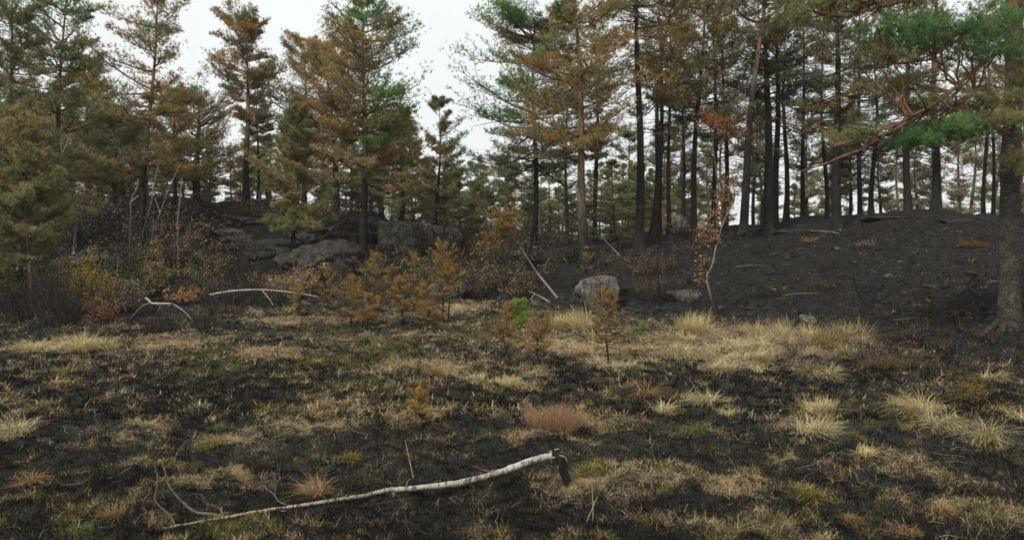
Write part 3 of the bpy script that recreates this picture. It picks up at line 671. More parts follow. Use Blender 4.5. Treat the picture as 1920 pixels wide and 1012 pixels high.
LIMBS = [  # path (px, py, distance), radius, pads (px, py, distance, half width px, half height px, colours)
 ([(1893, 85, YB), (1840, 120, 16), (1790, 165, 15.5), (1735, 205, 15.2), (1650, 245, 15), (1560, 275, 15)], .06,
  [(1735, 72, 15.6, 62, 20, GC), (1640, 112, 15.6, 42, 12, BC), (1690, 160, 16.2, 40, 12, BC), (1600, 252, 15.3, 32, 10, MC)]),
 ([(1893, 230, YB), (1850, 165, 16.2), (1800, 190, 15.8), (1745, 212, 15.4), (1690, 235, 15.2), (1620, 275, 15), (1540, 310, 15)], .07,
  [(1830, 95, 15.8, 72, 20, GC), (1700, 195, 16, 40, 11, BC), (1755, 240, 16, 45, 13, MC)]),
 ([(1893, 60, YB), (1850, 35, 16), (1800, 70, 15.6), (1740, 110, 15.3), (1650, 120, 15)], .05,
  [(1870, 48, 15.4, 62, 17, GC), (1770, 52, 15.8, 46, 16, GC), (1672, 58, 15, 56, 15, GC)]),
 ([(1898, -70, YB), (1790, -30, 16), (1700, 2, 15.5), (1640, 15, 15.2), (1590, 32, 15), (1545, 25, 15)], .07,
  [(1620, 2, 15.6, 70, 14, BC), (1520, 22, 15.3, 56, 20, MC), (1710, 32, 15.8, 50, 14, BC), (1560, -25, 15, 90, 25, GC)]),
 ([(1895, 255, YB), (1860, 235, 16.3), (1830, 240, 15.8), (1780, 262, 15.4)], .05,
  [(1790, 244, 15.6, 60, 13, GC), (1860, 228, 15.6, 52, 14, MC), (1722, 258, 15.4, 36, 10, GC), (1840, 192, 15.8, 50, 11, BC)]),
 ([(1898, 150, YB), (1930, 110, 16.5), (1990, 90, 16)], .06, [(1950, 80, 16, 70, 30, GC), (1930, 160, 16, 50, 26, MC)]),
 ([(1898, 320, YB), (1925, 300, 16.5), (1980, 290, 16)], .05, [(1930, 300, 16, 30, 20, BC)])]
for pts, rad, pads in LIMBS:
    lb = MB(); P = pline(pts, 22); P += rng.randn(22, 3) * .015; s = np.linspace(0, 1, 22)
    tubes(lb, P[None], (rad * (1 - .78 * s))[None], 8, np.array([.21, .105, .06]), rng, .06)
    # forks off the limb
    nf = 14; i = rng.randint(6, 21, nf); O = P[i]; Dn = unit(unit(P[np.minimum(i + 1, 21)] - P[i - 1]) + rng.randn(nf, 3) * np.array([.5, .6, .5]) + np.array([0, 0, .15]))
    uu = np.linspace(0, 1, 7)[None, :, None]; Lf = rng.uniform(.5, 1.5, nf)[:, None, None]
    FP = O[:, None] + Dn[:, None] * Lf * uu + np.cumsum(rng.randn(nf, 7, 3) * .03, 1)
    tubes(lb, FP, np.tile(np.linspace(.022, .005, 7), (nf, 1)), 5, np.array([.12, .08, .06]), cap=False)
    limb = local(lb, 'limb', M_BARK, smooth=True)
    for (a, b, c, rx, ry, cols) in pads:
        cr_, br_ = MB(), MB(); ctr = at(a, b, c); near = P[np.argmin(((P - np.array(ctr)) ** 2).sum(1))]
        pad(cr_, br_, ctr, (rx / F * c * 1.15, .9, ry / F * c * 1.25), int(12 + rx * .42), 15, .115, cols, rng, src=near, k=13, w=.075)
        n_ = 3; uu2 = np.linspace(0, 1, 6)[None, :, None]; tgt = np.array(ctr) + rng.randn(n_, 3) * np.array([rx / F * c * .4, .2, .1])
        tubes(br_, near * (1 - uu2) + tgt[:, None] * uu2 + rng.randn(n_, 6, 3) * .03, np.tile(np.linspace(.03, .012, 6), (n_, 1)), 6, np.array([.19, .10, .06]), cap=False)
        cl_ = local(cr_, 'needle_cluster', M_NEEDLE, limb); local(br_, 'shoot', M_BARK, cl_)

# ------------------------------------------------------------------ rocks
from mathutils import noise as mn
import bmesh
def rock(name, label, loc, size, rotz, seed, strata=0., sub=5, cat='rock', group=None, tintc=(1, 1, 1), rough=.22, flat=0.):
    bm = bmesh.new(); bmesh.ops.create_icosphere(bm, subdivisions=sub, radius=1.0)
    o_ = Vector((seed * 7.1, seed * 3.3, seed)); planes = None
    if flat:
        rr = np.random.RandomState(seed + 40); nn_ = [Vector(v).normalized() for v in rr.randn(13, 3)] + [Vector((.1, -.1, 1)).normalized(), Vector((.1, -1, .25)).normalized()]
        planes = [(v, rr.uniform(.62, .95)) for v in nn_]
    for v in bm.verts:
        p = v.co.copy(); q = p + o_
        d = 1 + rough * mn.noise(q * 1.1) + rough * .55 * mn.noise(q * 2.7) + rough * .22 * mn.noise(q * 7)
        c = p * d; m = max(abs(c.x), abs(c.y), abs(c.z)); c = c * (1 - .35 * flat + .35 * flat / max(m, .3))
        if planes is not None:
            dk = [pd / max(pn.dot(p), .02) for pn, pd in planes if pn.dot(p) > .02]; c = p * (min(dk + [1.6])) * (1 + (d - 1) * .6)
        c = c * (1 + .035 * mn.noise(q * 9) + .022 * mn.noise(q * 19) - .05 * max(0, .25 - abs(mn.noise(q * 3.3))) )
        if strata:
            z = c.z * strata + mn.noise(q * .8) * .5; fr = z - math.floor(z); k = .07 * (abs(fr - .5) * 2) ** 3
            c.x *= 1 - k; c.y *= 1 - k
        v.co = c
    for v in bm.verts: v.co = Vector((v.co.x * size[0], v.co.y * size[1], v.co.z * size[2]))
    me = bpy.data.meshes.new(name); bm.to_mesh(me); bm.free()
    a = me.attributes.new('tint', 'FLOAT_COLOR', 'POINT')
    a.data.foreach_set('color', np.tile([*tintc, 1.], len(me.vertices)).astype(np.float32))
    me.polygons.foreach_set('use_smooth', np.ones(len(me.polygons), bool)); me.materials.append(M_ROCK)
    o = bpy.data.objects.new(name, me); C.objects.link(o); o.location = loc; o.rotation_euler = (0, 0, rotz)
    return tag(o, label, cat, group, 'thing')
def rk(px, py, wpx, hpx, label, seed, name='boulder', Y=None, dy=.9, sink=.3, **kw):
    """rock whose visible outline is about wpx x hpx, its foot at (px, py)"""
    p = hit(px, py) if Y is None else foot(px, Y)
    sx = wpx / 2 / F * p.y; sz = hpx / F * p.y / (2 - 2 * sink)
    return rock(name, label, (p.x, p.y + sx * dy * .5, p.z + sz * (1 - 2 * sink) - .02), (sx, sx * dy, sz), kw.pop('rot', 0), seed, **kw)
rk(1121, 585, 80, 68, 'pale grey domed boulder at the foot of the burnt mound', 1, tintc=(.98, .98, .94), sink=.25, rough=.16, cat='boulder', flat=.3)
rk(838, 560, 70, 40, 'low rounded grey boulder behind the tallest rusty sapling', 2, tintc=(.8, .77, .72), cat='boulder')
rk(1266, 436, 46, 42, 'round grey boulder among the trunks on the ridge', 3, Y=44, tintc=(1.3, 1.2, 1.1), cat='boulder')
rk(1292, 566, 60, 26, 'flat grey stone slab below the orange birch leaves', 4, tintc=(.75, .72, .66), dy=.8, cat='stone slab', name='stone_slab', flat=.5)
rk(738, 482, 110, 74, 'steep streaked rock bluff right of the large full pine', 5, name='rock_outcrop', tintc=(.6, .58, .54), flat=.7, rough=.35, cat='rock outcrop', sink=.25, dy=1.5)
rk(600, 512, 170, 60, 'long rounded rock back below the bushy olive pine', 6, name='rock_outcrop', tintc=(.42, .40, .36), rough=.3, cat='rock outcrop', sink=.36, dy=1.2, strata=1.2)
rk(505, 486, 130, 40, 'dark sooty rock ledge left of the long rounded rock back', 27, name='rock_outcrop', tintc=(.32, .31, .3), flat=.6, rough=.4, cat='rock outcrop', sink=.35, dy=1.4)
rk(428, 446, 70, 20, 'small pale ledge stone jutting over a dark crack', 8, name='rock_ledge', tintc=(1.1, 1.0, .9), flat=.6, rough=.4, dy=1.2, cat='rock ledge', sink=.2)
rk(646, 452, 120, 44, 'rock hump under the black stemmed pine', 9, name='rock_outcrop', tintc=(.42, .39, .35), flat=.5, rough=.4, cat='rock outcrop', sink=.35, dy=1.3)
rk(235, 446, 190, 34, 'sloping pale streaked rock slab behind the white birch stems', 30, name='rock_slab', tintc=(.62, .62, .62), flat=.7, rough=.45, dy=1.2, cat='rock slab', sink=.40)
rk(160, 404, 150, 26, 'upper grey rock slab at the left under the pines', 31, name='rock_slab', tintc=(.75, .75, .75), flat=.7, rough=.4, dy=1.1, cat='rock slab', sink=.40)
rk(200, 484, 150, 34, 'dark lower rock shelf behind the black brushwood', 32, name='rock_slab', tintc=(.35, .35, .35), flat=.7, rough=.4, cat='rock slab', sink=.38, dy=1.2)
rk(828, 458, 70, 40, 'cracked grey rock beside the small white birch', 33, name='rock_outcrop', tintc=(.8, .76, .7), flat=.8, rough=.4, cat='rock outcrop', sink=.28)
rk(885, 460, 80, 18, 'low flat rock shelf in the hollow between the two hills', 34, name='rock_shelf', tintc=(.6, .58, .55), flat=.8, rough=.4, cat='rock shelf', sink=.35)
rk(335, 460, 110, 34, 'sooty rock step behind the upright white birch stem', 35, name='rock_slab', tintc=(.32, .32, .32), flat=.7, rough=.4, cat='rock slab', sink=.4, dy=1.3)
rk(455, 425, 120, 26, 'dark upper rock lip below the isolated rusty pine', 36, name='rock_slab', tintc=(.4, .38, .36), flat=.7, rough=.45, cat='rock slab', sink=.35, dy=1.2)
rk(560, 446, 100, 24, 'small sooty rock face under the branches of the bushy olive pine', 37, name='rock_slab', tintc=(.35, .34, .32), flat=.7, rough=.45, cat='rock slab', sink=.35, dy=1.2)
for i, (px, py, w, h, tn, lb) in enumerate([(300, 418, 170, 12, .5, 'long thin rock ledge behind the crossing birch stems'), (520, 416, 150, 12, .38, 'long thin sooty ledge right of the isolated rusty pine'), (250, 470, 160, 14, .45, 'low broken rock ledge under the sloping slab'),
  (440, 468, 140, 14, .32, 'low sooty ledge below the small pale ledge stone'), (570, 488, 130, 12, .4, 'thin grey ledge resting on the rounded rock back'), (700, 448, 120, 12, .5, 'thin ledge above the streaked bluff'), (380, 500, 120, 14, .3, 'sooty ledge low on the left bank'), (660, 512, 120, 14, .45, 'low ledge at the foot of the large full pine'),
  (120, 436, 150, 14, .6, 'long grey ledge under the upper left slab'), (900, 505, 120, 14, .3, 'dark ledge in the hollow'), (1060, 488, 130, 10, .25, 'dark ledge on the mound behind the pale boulder'), (1180, 545, 110, 12, .25, 'dark ledge right of the pale boulder')]):
    rk(px, py, w, h, lb, 60 + i, name='rock_ledge', tintc=(tn, tn * .97, tn * .92), flat=.8, rough=.45, cat='rock ledge', sink=.3, dy=.55, rot=.2 * ((i % 3) - 1))
rk(1500, 440, 90, 9, 'long flat rock rib on the ridge in front of the trunks', 38, name='rock_rib', Y=36.5, tintc=(.45, .42, .38), flat=.6, dy=.5, rough=.4, cat='rock rib')
rk(1545, 428, 44, 8, 'small bleached stone on the ridge by the thickest black trunk', 39, name='stone', Y=35.8, tintc=(.9, .8, .7), flat=.6, dy=.5, cat='stone')
rk(1660, 418, 100, 7, 'low dark rock rib on the crest left of the hooked bare branch', 41, name='rock_rib', Y=36.4, tintc=(.35, .33, .3), flat=.6, dy=.6, rough=.4, cat='rock rib')
rk(1790, 424, 70, 6, 'thin rock rib on the crest below the red and black trunk', 42, name='rock_rib', Y=35.5, tintc=(.35, .33, .3), flat=.6, dy=.6, rough=.4, cat='rock rib')

# ------------------------------------------------------------------ white birches, poles, dead wood
WB = (.42, .40, .355); TANW = (.30, .235, .15); BLK = (.016, .015, .014); GRW = (.30, .27, .23)
def origin_of(P): return tuple(P[0])
def sticks(name, label, cat, pts, r0, r1, col, mat=None, group=None, k=8, n=24, kids=(), rngs=1, rough=.05, col2=None, part='trunk', wob=.0):
    """one tapered stem with its branches; kids: (points, r0, r1, colour, part name)"""
    if name == 'fallen_birch': pts = [(a, b, min(c, hit(a, b + 6).y - .02)) for a, b, c in pts]
    r = np.random.RandomState(rngs); P = pline(pts, n); P += r.randn(n, 3) * wob
    base = P[0]; t = empty(name, tuple(base), label, cat, group) if kids else None
    s = np.linspace(0, 1, n); mb = MB(); c = np.array(col)[None] * (1 - s[:, None]) + np.array(col2 if col2 is not None else col)[None] * s[:, None]
    tubes(mb, P[None], (r0 * (1 - s) + r1 * s)[None] * (1 + rough * r.randn(1, n)), k, c[None], r, rough * .4)
    o = mb.build(part if kids else name, mat or M_BIRCH, None, True, origin=tuple(base))
    if not kids: return tag(o, label, cat, group)
    o.location = (0, 0, 0); o.parent = t
    for kp in kids:
        pts2, a, b, cc, nm = kp[:5]; mt = kp[5] if len(kp) > 5 else M_TWIG
        if name == 'fallen_birch' and nm == 'branch': pts2 = [(a_, b_, min(c_, hit(a_, b_ + 3).y)) for a_, b_, c_ in pts2]
        Q = pline(pts2, 16) if not isinstance(pts2, np.ndarray) else pts2
        m2 = MB(); q = np.linspace(0, 1, len(Q)); tubes(m2, Q[None], (a * (1 - q) + b * q)[None] * (1 + rough * r.randn(1, len(Q))), 6, cc)
        c_ = m2.build(nm, mt, None, True, origin=tuple(base)); c_.location = (0, 0, 0); c_.parent = t
    return t
# foreground log: lies on the bog, propped on its own snapped black foot
sticks('fallen_birch', 'long white barked fallen birch in the foreground, propped on its snapped charred foot', 'fallen tree',
 [(1046, 851, 8.3), (1000, 862, 8.25), (940, 884, 8.15), (860, 905, 8.0), (760, 916, 7.9), (725, 918, 7.85), (690, 927, 7.8), (600, 942, 7.65), (500, 956, 7.5), (420, 970, 7.4), (305, 990, 7.25)],
   .042, .010, WB, mat=M_LOG, col2=TANW, k=12, n=70, rough=.05, wob=.003, kids=[
 ([(1034, 850, 8.3), (1046, 853, 8.3), (1054, 868, 8.28), (1057, 885, 8.28), (1064, 903, 8.25), (1070, 930, 8.2)], .062, .046, (.012, .011, .009), 'charred_foot', M_BARK),
 ([(1036, 850, 8.32), (1054, 848, 8.3), (1068, 855, 8.3)], .026, .004, (.10, .085, .07), 'splinter'), ([(1040, 852, 8.28), (1058, 856, 8.24), (1064, 866, 8.2)], .02, .003, (.16, .13, .10), 'splinter'),
 ([(1030, 848, 8.3), (1043, 842, 8.3), (1050, 841, 8.28)], .018, .002, (.25, .21, .16), 'splinter'), ([(762, 915, 7.9), (764, 903, 7.88), (770, 896, 7.88)], .012, .004, (.2, .17, .13), 'twig_stub'), ([(905, 893, 8.1), (900, 885, 8.1)], .010, .006, (.15, .13, .1), 'twig_stub'), ([(640, 935, 7.7), (652, 926, 7.68)], .009, .004, (.2, .17, .13), 'twig_stub'),
 ([(422, 969, 7.4), (395, 963, 7.4), (368, 960, 7.45), (345, 943, 7.5), (325, 922, 7.5), (312, 900, 7.55), (309, 880, 7.6), (300, 860, 7.7)], .017, .006, (.12, .095, .075), 'branch'),
 ([(309, 878, 7.6), (325, 862, 7.7), (335, 845, 7.8), (352, 822, 7.9)], .007, .003, (.10, .08, .06), 'branch'),
 ([(330, 988, 7.3), (318, 965, 7.3), (296, 945, 7.35), (290, 932, 7.4), (296, 900, 7.5), (290, 872, 7.6)], .010, .004, (.11, .09, .07), 'branch'),
 ([(548, 948, 7.6), (525, 941, 7.65), (512, 925, 7.7), (497, 912, 7.75), (485, 885, 7.85)], .010, .004, (.11, .085, .07), 'branch'),
 ([(516, 930, 7.7), (518, 905, 7.8), (530, 893, 7.9)], .006, .003, (.11, .085, .07), 'branch')])
sticks('fallen_birch', 'bent white birch stem lying over brushwood at the far left edge of the bog', 'fallen tree',
 [(392, 553, 25.5), (430, 546, 25.6), (480, 543, 25.7), (520, 545, 25.6), (560, 550, 25.4), (598, 557, 25.2)], .038, .018, (.5, .49, .46), col2=GRW,
 kids=[([(492, 545, 25.6), (505, 560, 25.4), (512, 572, 25.2)], .02, .01, GRW, 'branch')])
sticks('dead_branch', 'arched dead stem with pale grey top and charred black foot, left side of bog', 'dead branch',
 [(240, 608, 22.6), (252, 590, 22.7), (268, 574, 22.8), (284, 568, 22.9), (300, 569, 22.9), (320, 569, 22.9), (335, 576, 22.8), (350, 588, 22.6), (358, 598, 22.5)], .05, .010, (.02, .02, .02), col2=GRW, mat=M_TWIG,
 kids=[([(284, 569, 22.9), (278, 562, 22.9), (272, 558, 22.9)], .036, .024, (.42, .38, .33), 'branch'), ([(284, 569, 22.85), (300, 569, 22.85), (322, 569, 22.85)], .036, .022, (.36, .33, .29), 'branch'),
       ([(320, 568, 22.8), (332, 560, 22.9)], .015, .008, BLK, 'branch')])
sticks('leaning_pole', 'thin pale pole leaning down the dark slope left of the boulder', 'dead tree', [(1046, 560, 28.5), (1010, 515, 30), (975, 463, 33.5)], .055, .03, (.13, .12, .10), col2=(.10, .09, .08),
 kids=[([(1046, 560, 28.4), (1030, 540, 28.9), (1008, 513, 29.9)], .056, .05, (.16, .15, .13), 'peeled_side')])
sticks('leaning_pole', 'short pale pole leaning on the slope right of the stout brown trunk', 'dead tree', [(1192, 512, 31), (1165, 482, 33), (1132, 448, 36)], .045, .02, GRW)
sticks('fallen_branch', 'small forked pale branch low on the dark slope above the green seedling', 'fallen branch', [(1030, 566, 27), (1012, 555, 27.4), (992, 546, 27.8)], .03, .012, GRW,
 kids=[([(1003, 551, 27.6), (996, 560, 27.2), (1001, 566, 27)], .016, .008, GRW, 'branch')])
for a, b, c, l in ((885, 548, 24, 'charred fallen trunk on the slope, lowest and leftmost'), (1010, 500, 34, 'long charred trunk lying across the mound behind the boulder'), (1130, 498, 36, 'charred trunk lying on the mound right of the stout brown pine'), (1055, 540, 29, 'short charred trunk between the leaning pale pole and the boulder'), (930, 525, 0, 'charred trunk above the lowest one, left of the leaning pale pole'), (1200, 478, 0, 'charred trunk at the foot of the straight black pine'), (1240, 462, 0, 'charred trunk below the round ridge boulder'), (1380, 445, 0, 'charred trunk at the foot of the stout leaning pine'), (1600, 424, 0, 'charred trunk on the crest by the forked black pine')):
    p = hit(a, b); q = hit(a + 75, b - 22); 
    sticks('charred_log', l, 'charred log', [(a, b - 3, p.y), (a + 36, b - 14, (p.y + q.y) / 2), (a + 75, b - 24, q.y)], .09, .04, (.03, .028, .026), mat=M_TWIG, rough=.12)
r = np.random.RandomState(88)
for i in range(26):                                  # sticks and stones strewn over the burnt slope
    px = 1300 + 560 * (i + r.rand()) / 26; py = r.uniform(np.interp(px, [1300, 1500, 1860], [470, 440, 425]), np.interp(px, [1300, 1500, 1860], [590, 610, 600])); p = hit(px, py)
    if i % 2:
        d = r.uniform(25, 70); q = hit(px + d, py - r.uniform(-8, 14)); o = sticks('charred_branch', 'x', 'charred branch', 
            [(px, py - 1, p.y), (px + d * .45, py - 3 + r.uniform(-2, 2), (p.y + q.y) / 2), (px + d, py - 4 + r.uniform(-3, 3), q.y)], r.uniform(.03, .06), .015, (.03, .027, .024) if r.rand() < .6 else (.09, .08, .065), mat=M_TWIG, rough=.12, rngs=i)
        o['group'] = 'charred branches lying on the right slope'; NAMES_.append((o, 'charred branch lying on the right slope ' + beside(px, LOW_MARKS), px))
    else:
        sz = r.uniform(.08, .2); o = rock('stone', 'x', (p.x, p.y, p.z + sz * .2), (sz * r.uniform(1, 1.8), sz, sz * .6), r.rand() * 3, 200 + i, sub=3, flat=.5, tintc=(1.1, 1.05, 1) if r.rand() < .5 else (.5, .5, .48), cat='stone', group='small stones on the right slope')
        NAMES_.append((o, 'small stone on the right slope ' + beside(px, LOW_MARKS), px))
# standing white stems on the left: (points, radii, label, kids)
def birch(pts, r0, r1, label, kids=(), col=WB, charred=True, seed=3):
    Yd = pts[0][2]; extra = [(pts[0][0], pts[0][1] + 8, Yd - .1)]
    k2 = list(kids)
    return sticks('white_birch', label, 'birch tree', extra + pts, r0 * .68, r1 * .7, (.08, .075, .07) if charred else tuple(np.array(col) * .8), col2=tuple(np.array(col) * .8), kids=k2, k=8, n=40, rough=.07, rngs=seed)
def bpoly(pts, Yd): return [(a, b, Yd) for a, b in pts]
birch(bpoly([(139, 470), (141, 430), (140, 400), (141, 372)], 32), .085, .065, 'thick snapped white birch stump standing highest at the left', col=(.30, .28, .25), charred=False)
birch(bpoly([(242, 500), (243, 450), (245, 400), (246, 375), (257, 352), (259, 336)], 31), .05, .03, 'crooked white birch stem left of the reddish pine foot', [(bpoly([(246, 378), (256, 370), (260, 366)], 31), .03, .012, (.4, .38, .35), 'branch', M_BIRCH)], seed=4)
birch(bpoly([(268, 437), (276, 405), (284, 380), (288, 350), (298, 300)], 31.5), .04, .02, 'slim white birch stem close against the reddish pine foot', col=(.42, .4, .37), seed=5)
birch(bpoly([(272, 492), (283, 455), (288, 430), (300, 400), (312, 365), (325, 335), (338, 308)], 30.5), .05, .02, 'leaning white birch stem crossing upward to the right', [(bpoly([(300, 398), (296, 386), (290, 372)], 30.5), .02, .008, (.4, .38, .35), 'branch', M_BIRCH)], seed=6)
birch(bpoly([(334, 510), (334, 460), (333, 420), (337, 380), (340, 350), (341, 336)], 30.5), .06, .035, 'upright white birch stem, rightmost of the white stems on the left', seed=7)
birch(bpoly([(212, 452 + 130), (214, 540), (220, 505), (222, 480)], 26), .028, .015, 'thin grey stem standing in the black brushwood', col=(.3, .27, .23), seed=8)
birch(bpoly([(32, 491), (36, 480), (44, 460), (47, 452)], 29), .05, .03, 'short leaning bare white stub at the left edge', col=(.45, .43, .4), charred=False, seed=9)
birch(bpoly([(33, 500), (42, 503), (50, 504)], 27.6), .05, .035, 'pale broken stem end lying at the left edge', col=(.4, .38, .35), charred=False, seed=10)
birch(bpoly([(840, 440), (841, 420), (839, 405), (845, 388), (858, 370), (880, 355)], 44), .06, .02, 'small white birch bent right above the cracked grey rock', col=(.45, .42, .38), seed=11)
birch(bpoly([(815, 385), (812, 350), (806, 320), (804, 290)], 43), .045, .02, 'thin whitish stem in front of the slender pine', col=(.40, .37, .33), seed=12)
birch(bpoly([(105, 300), (98, 280), (96, 262), (92, 255)], 34), .045, .02, 'bare bleached branch fork in the left pines', [(bpoly([(105, 302), (118, 285), (128, 265), (140, 250)], 34), .035, .012, (.35, .33, .3), 'branch', M_BIRCH), (bpoly([(117, 288), (114, 270), (113, 258)], 34), .02, .01, (.35, .33, .3), 'branch', M_BIRCH)], col=(.38, .36, .33), charred=False, seed=13)
birch(bpoly([(70, 240), (72, 215), (69, 195), (74, 165)], 31), .02, .01, 'thin grey dead stem among the left edge pines', col=(.32, .3, .27), charred=False, seed=14)

def leafy(mb, Q, n, sp, size, cols, r):
    """scatter leaves about points Q"""
    i = r.randint(0, len(Q), n); leaves(mb, Q[i] + r.randn(n, 3) * sp, size * r.uniform(.6, 1.3, n), pick(r, cols, n) * r.uniform(.75, 1.25, (n, 1)), r)
def twigset(mb, Q, n, L, rad, col, r, up=.3, m=6):
    O = Q[r.randint(0, len(Q), n)]; d = unit(r.randn(n, 3) + np.array([0, 0, up])); u = np.linspace(0, 1, m)[None, :, None]; Ls = (L * r.uniform(.4, 1.2, n))[:, None, None]
    P = O[:, None] + d[:, None] * Ls * u + np.cumsum(r.randn(n, m, 3) * L * .035, 1) * (u > 0)
    tubes(mb, P, (rad * r.uniform(.6, 1.2, n))[:, None] * np.linspace(1, .3, m)[None], 3, col, cap=False); return P[:, 2:].reshape(-1, 3)
def leafed_tree(label, pts, r0, r1, crowns, cols, nleaf, size, seed, name='leaning_birch', cat='birch tree', col=(.02, .018, .016), col2=(.32, .29, .25)):
    r = np.random.RandomState(seed); P = pline(pts, 30); t = empty(name, tuple(P[0]), label, cat)
    s = np.linspace(0, 1, 30)[:, None]; mb = MB(); f = np.clip((s - .15) / .2, 0, 1)
    tubes(mb, P[None], (r0 * (1 - s[:, 0]) + r1 * s[:, 0])[None], 8, (np.array(col) * (1 - f) + np.array(col2) * f)[None], r, .03)
    o = mb.build('trunk', M_BIRCH, None, True, origin=tuple(P[0])); o.location = (0, 0, 0); o.parent = t
    tw, lf = MB(), MB(); tot = sum(c[3] * c[4] for c in crowns)
    for (a, b, Yd, rx, ry) in crowns:
        c = np.array(at(a, b, Yd)); Rr = np.array([rx / F * Yd, rx / F * Yd * .8, ry / F * Yd]); near = P[np.argmin(((P - c) ** 2).sum(1) + (P[:, 2] > c[2] + .4) * 3)]
        k = 9; e = c + unit(r.randn(k, 3)) * r.rand(k, 1) ** .5 * Rr; u = np.linspace(0, 1, 7)[None, :, None]
        B = near * (1 - u) + e[:, None] * u + np.cumsum(r.randn(k, 7, 3) * .02, 1) * (u > 0)
        tubes(tw, B, np.tile(np.linspace(.014, .005, 7), (k, 1)), 4, np.array([.05, .04, .035]), cap=False)
        Q = twigset(tw, B[:, 2:].reshape(-1, 3), 40, .35 * Rr.max() + .12, .005, (.05, .04, .03), r)
        leafy(lf, np.concatenate([Q, B[:, 4:].reshape(-1, 3)]), int(nleaf * rx * ry / tot), .05, size, cols, r)
    for mb, nm, mt in ((tw, 'branchwork', M_TWIG), (lf, 'crown', M_LEAF)):
        o = mb.build(nm, mt, None, False, origin=tuple(P[0])); o.location = (0, 0, 0); o.parent = t
    return t
ORL = [((.42, .21, .10), 4), ((.50, .32, .17), 2), ((.30, .15, .07), 2), ((.58, .44, .28), .7)]
TNL = [((.38, .24, .12), 3), ((.46, .34, .20), 2), ((.28, .16, .08), 2)]
OLL = [((.22, .20, .08), 3), ((.33, .27, .11), 2), ((.16, .13, .06), 2)]
Yq = hit(1345, 598).y
leafed_tree('crooked grey stem leaning right with orange scorched leaves at the foot of the dark slope', [(1347, 604, Yq), (1338, 575, Yq), (1330, 545, Yq), (1325, 519, Yq), (1336, 495, Yq), (1342, 465, Yq), (1352, 430, Yq), (1364, 400, Yq), (1376, 380, Yq)], .038, .014,
  [(1322, 455, Yq, 22, 20), (1318, 430, Yq, 30, 28), (1340, 400, Yq, 30, 26), (1352, 360, Yq, 22, 30), (1310, 490, Yq, 14, 26), (1303, 520, Yq, 16, 10), (1355, 328, Yq, 16, 22)], ORL, 1700, .055, 31)
leafed_tree('slender birch with rusty red leaf crown up among the dark trunks on the ridge', [(1348, 440, 33), (1345, 400, 33), (1346, 350, 33), (1340, 300, 33), (1335, 260, 33), (1328, 220, 33)], .05, .015,
  [(1322, 222, 33, 26, 22), (1350, 238, 33, 36, 20), (1380, 225, 33, 22, 14), (1398, 250, 33, 18, 16)], [((.36, .15, .07), 4), ((.30, .14, .07), 2), ((.44, .25, .13), 1)], 2000, .075, 32, name='slender_birch', col2=(.12, .09, .07))
leafed_tree('drooping rusty leaved rowan over the leaning pole left of the stout pine', [(985, 475, 34), (975, 460, 34), (955, 440, 34), (940, 410, 34)], .05, .02,
  [(920, 435, 34, 34, 20), (960, 425, 34, 34, 16), (890, 455, 34, 24, 20), (940, 400, 34, 36, 16)], [((.30, .15, .05), 3), ((.34, .22, .08), 3), ((.24, .17, .07), 2)], 2800, .09, 33, name='rowan', cat='rowan tree', col2=(.06, .05, .04))
leafed_tree('small orange leaved birch sapling before the foot of the reddish pine', [(296, 545, 27), (296, 510, 27), (293, 480, 27), (292, 452, 27)], .025, .01,
  [(294, 455, 27, 10, 12), (296, 475, 27, 14, 10), (290, 500, 27, 22, 12), (300, 520, 27, 26, 14)], [((.34, .22, .11), 3), ((.22, .20, .09), 4), ((.42, .2, .1), 1)], 800, .085, 34, name='birch_sapling', col2=(.05, .04, .035))

# ------------------------------------------------------------------ shrubs and brushwood
def shrub(name, label, cat, px, py, w, h, stems, seed, leafcols=None, nleaf=0, lsize=.05, stemcol=BLK, rad=.010, fan=.5, group=None, curl=.05, twigs=2, Y=None):
    r = np.random.RandomState(seed); b = hit(px, py) if Y is None else foot(px, Y); hw = w / 2 / F * b.y; hh = h / F * b.y
    n = stems; a = r.rand(n) * 6.283; rr = r.rand(n) ** .5
    ox = np.cos(a) * rr * hw * .55; oy = np.sin(a) * rr * hw * .45
    d = np.stack([np.cos(a) * rr * fan + r.randn(n) * .12, np.sin(a) * rr * fan + r.randn(n) * .12, np.ones(n)], -1)
    L = hh * r.uniform(.45, 1.05, n) * (1 - .25 * rr); m = 7; u = np.linspace(0, 1, m)[None, :, None]
    x0 = b.x + ox; y0 = b.y + oy; z0 = H(x0, y0) - .03
    P = np.stack([x0, y0, z0], -1)[:, None] + d[:, None] * L[:, None, None] * u + np.cumsum(r.randn(n, m, 3) * curl * hh * .3, 1) * (u > 0)
    mb = MB(); sc = np.array(stemcol) * r.uniform(.6, 1.8, (n, 1))
    tubes(mb, P, (rad * r.uniform(.6, 1.3, n))[:, None] * np.linspace(1, .25, m)[None], 4, sc, cap=False)
    Q = P[:, 2:].reshape(-1, 3)
    if twigs: Q = np.concatenate([Q[::2], twigset(mb, Q, n * twigs, hh * .32, rad * .5, np.array(stemcol), r, .6)])
    if not nleaf: return tag(mb.build(name, M_TWIG, None, False, origin=tuple(b)), label, cat, group)
    t = empty(name, tuple(b), label, cat, group)
    lf = MB(); leafy(lf, Q[Q[:, 2] > b.z + hh * .18], nleaf, .045 * max(hh, .4), lsize, leafcols, r)
    for q, nm, mt in ((mb, 'stems', M_TWIG), (lf, 'foliage', M_LEAF)):
        o = q.build(nm, mt, None, False, origin=tuple(b)); o.location = (0, 0, 0); o.parent = t
    return t
YOL = [((.36, .26, .04), 4), ((.28, .22, .05), 2), ((.4, .24, .06), 1)]
GRB = [((.26, .20, .16), 3), ((.20, .16, .10), 2), ((.32, .24, .18), 1)]
RDB = [((.30, .13, .08), 3), ((.24, .16, .09), 2)]
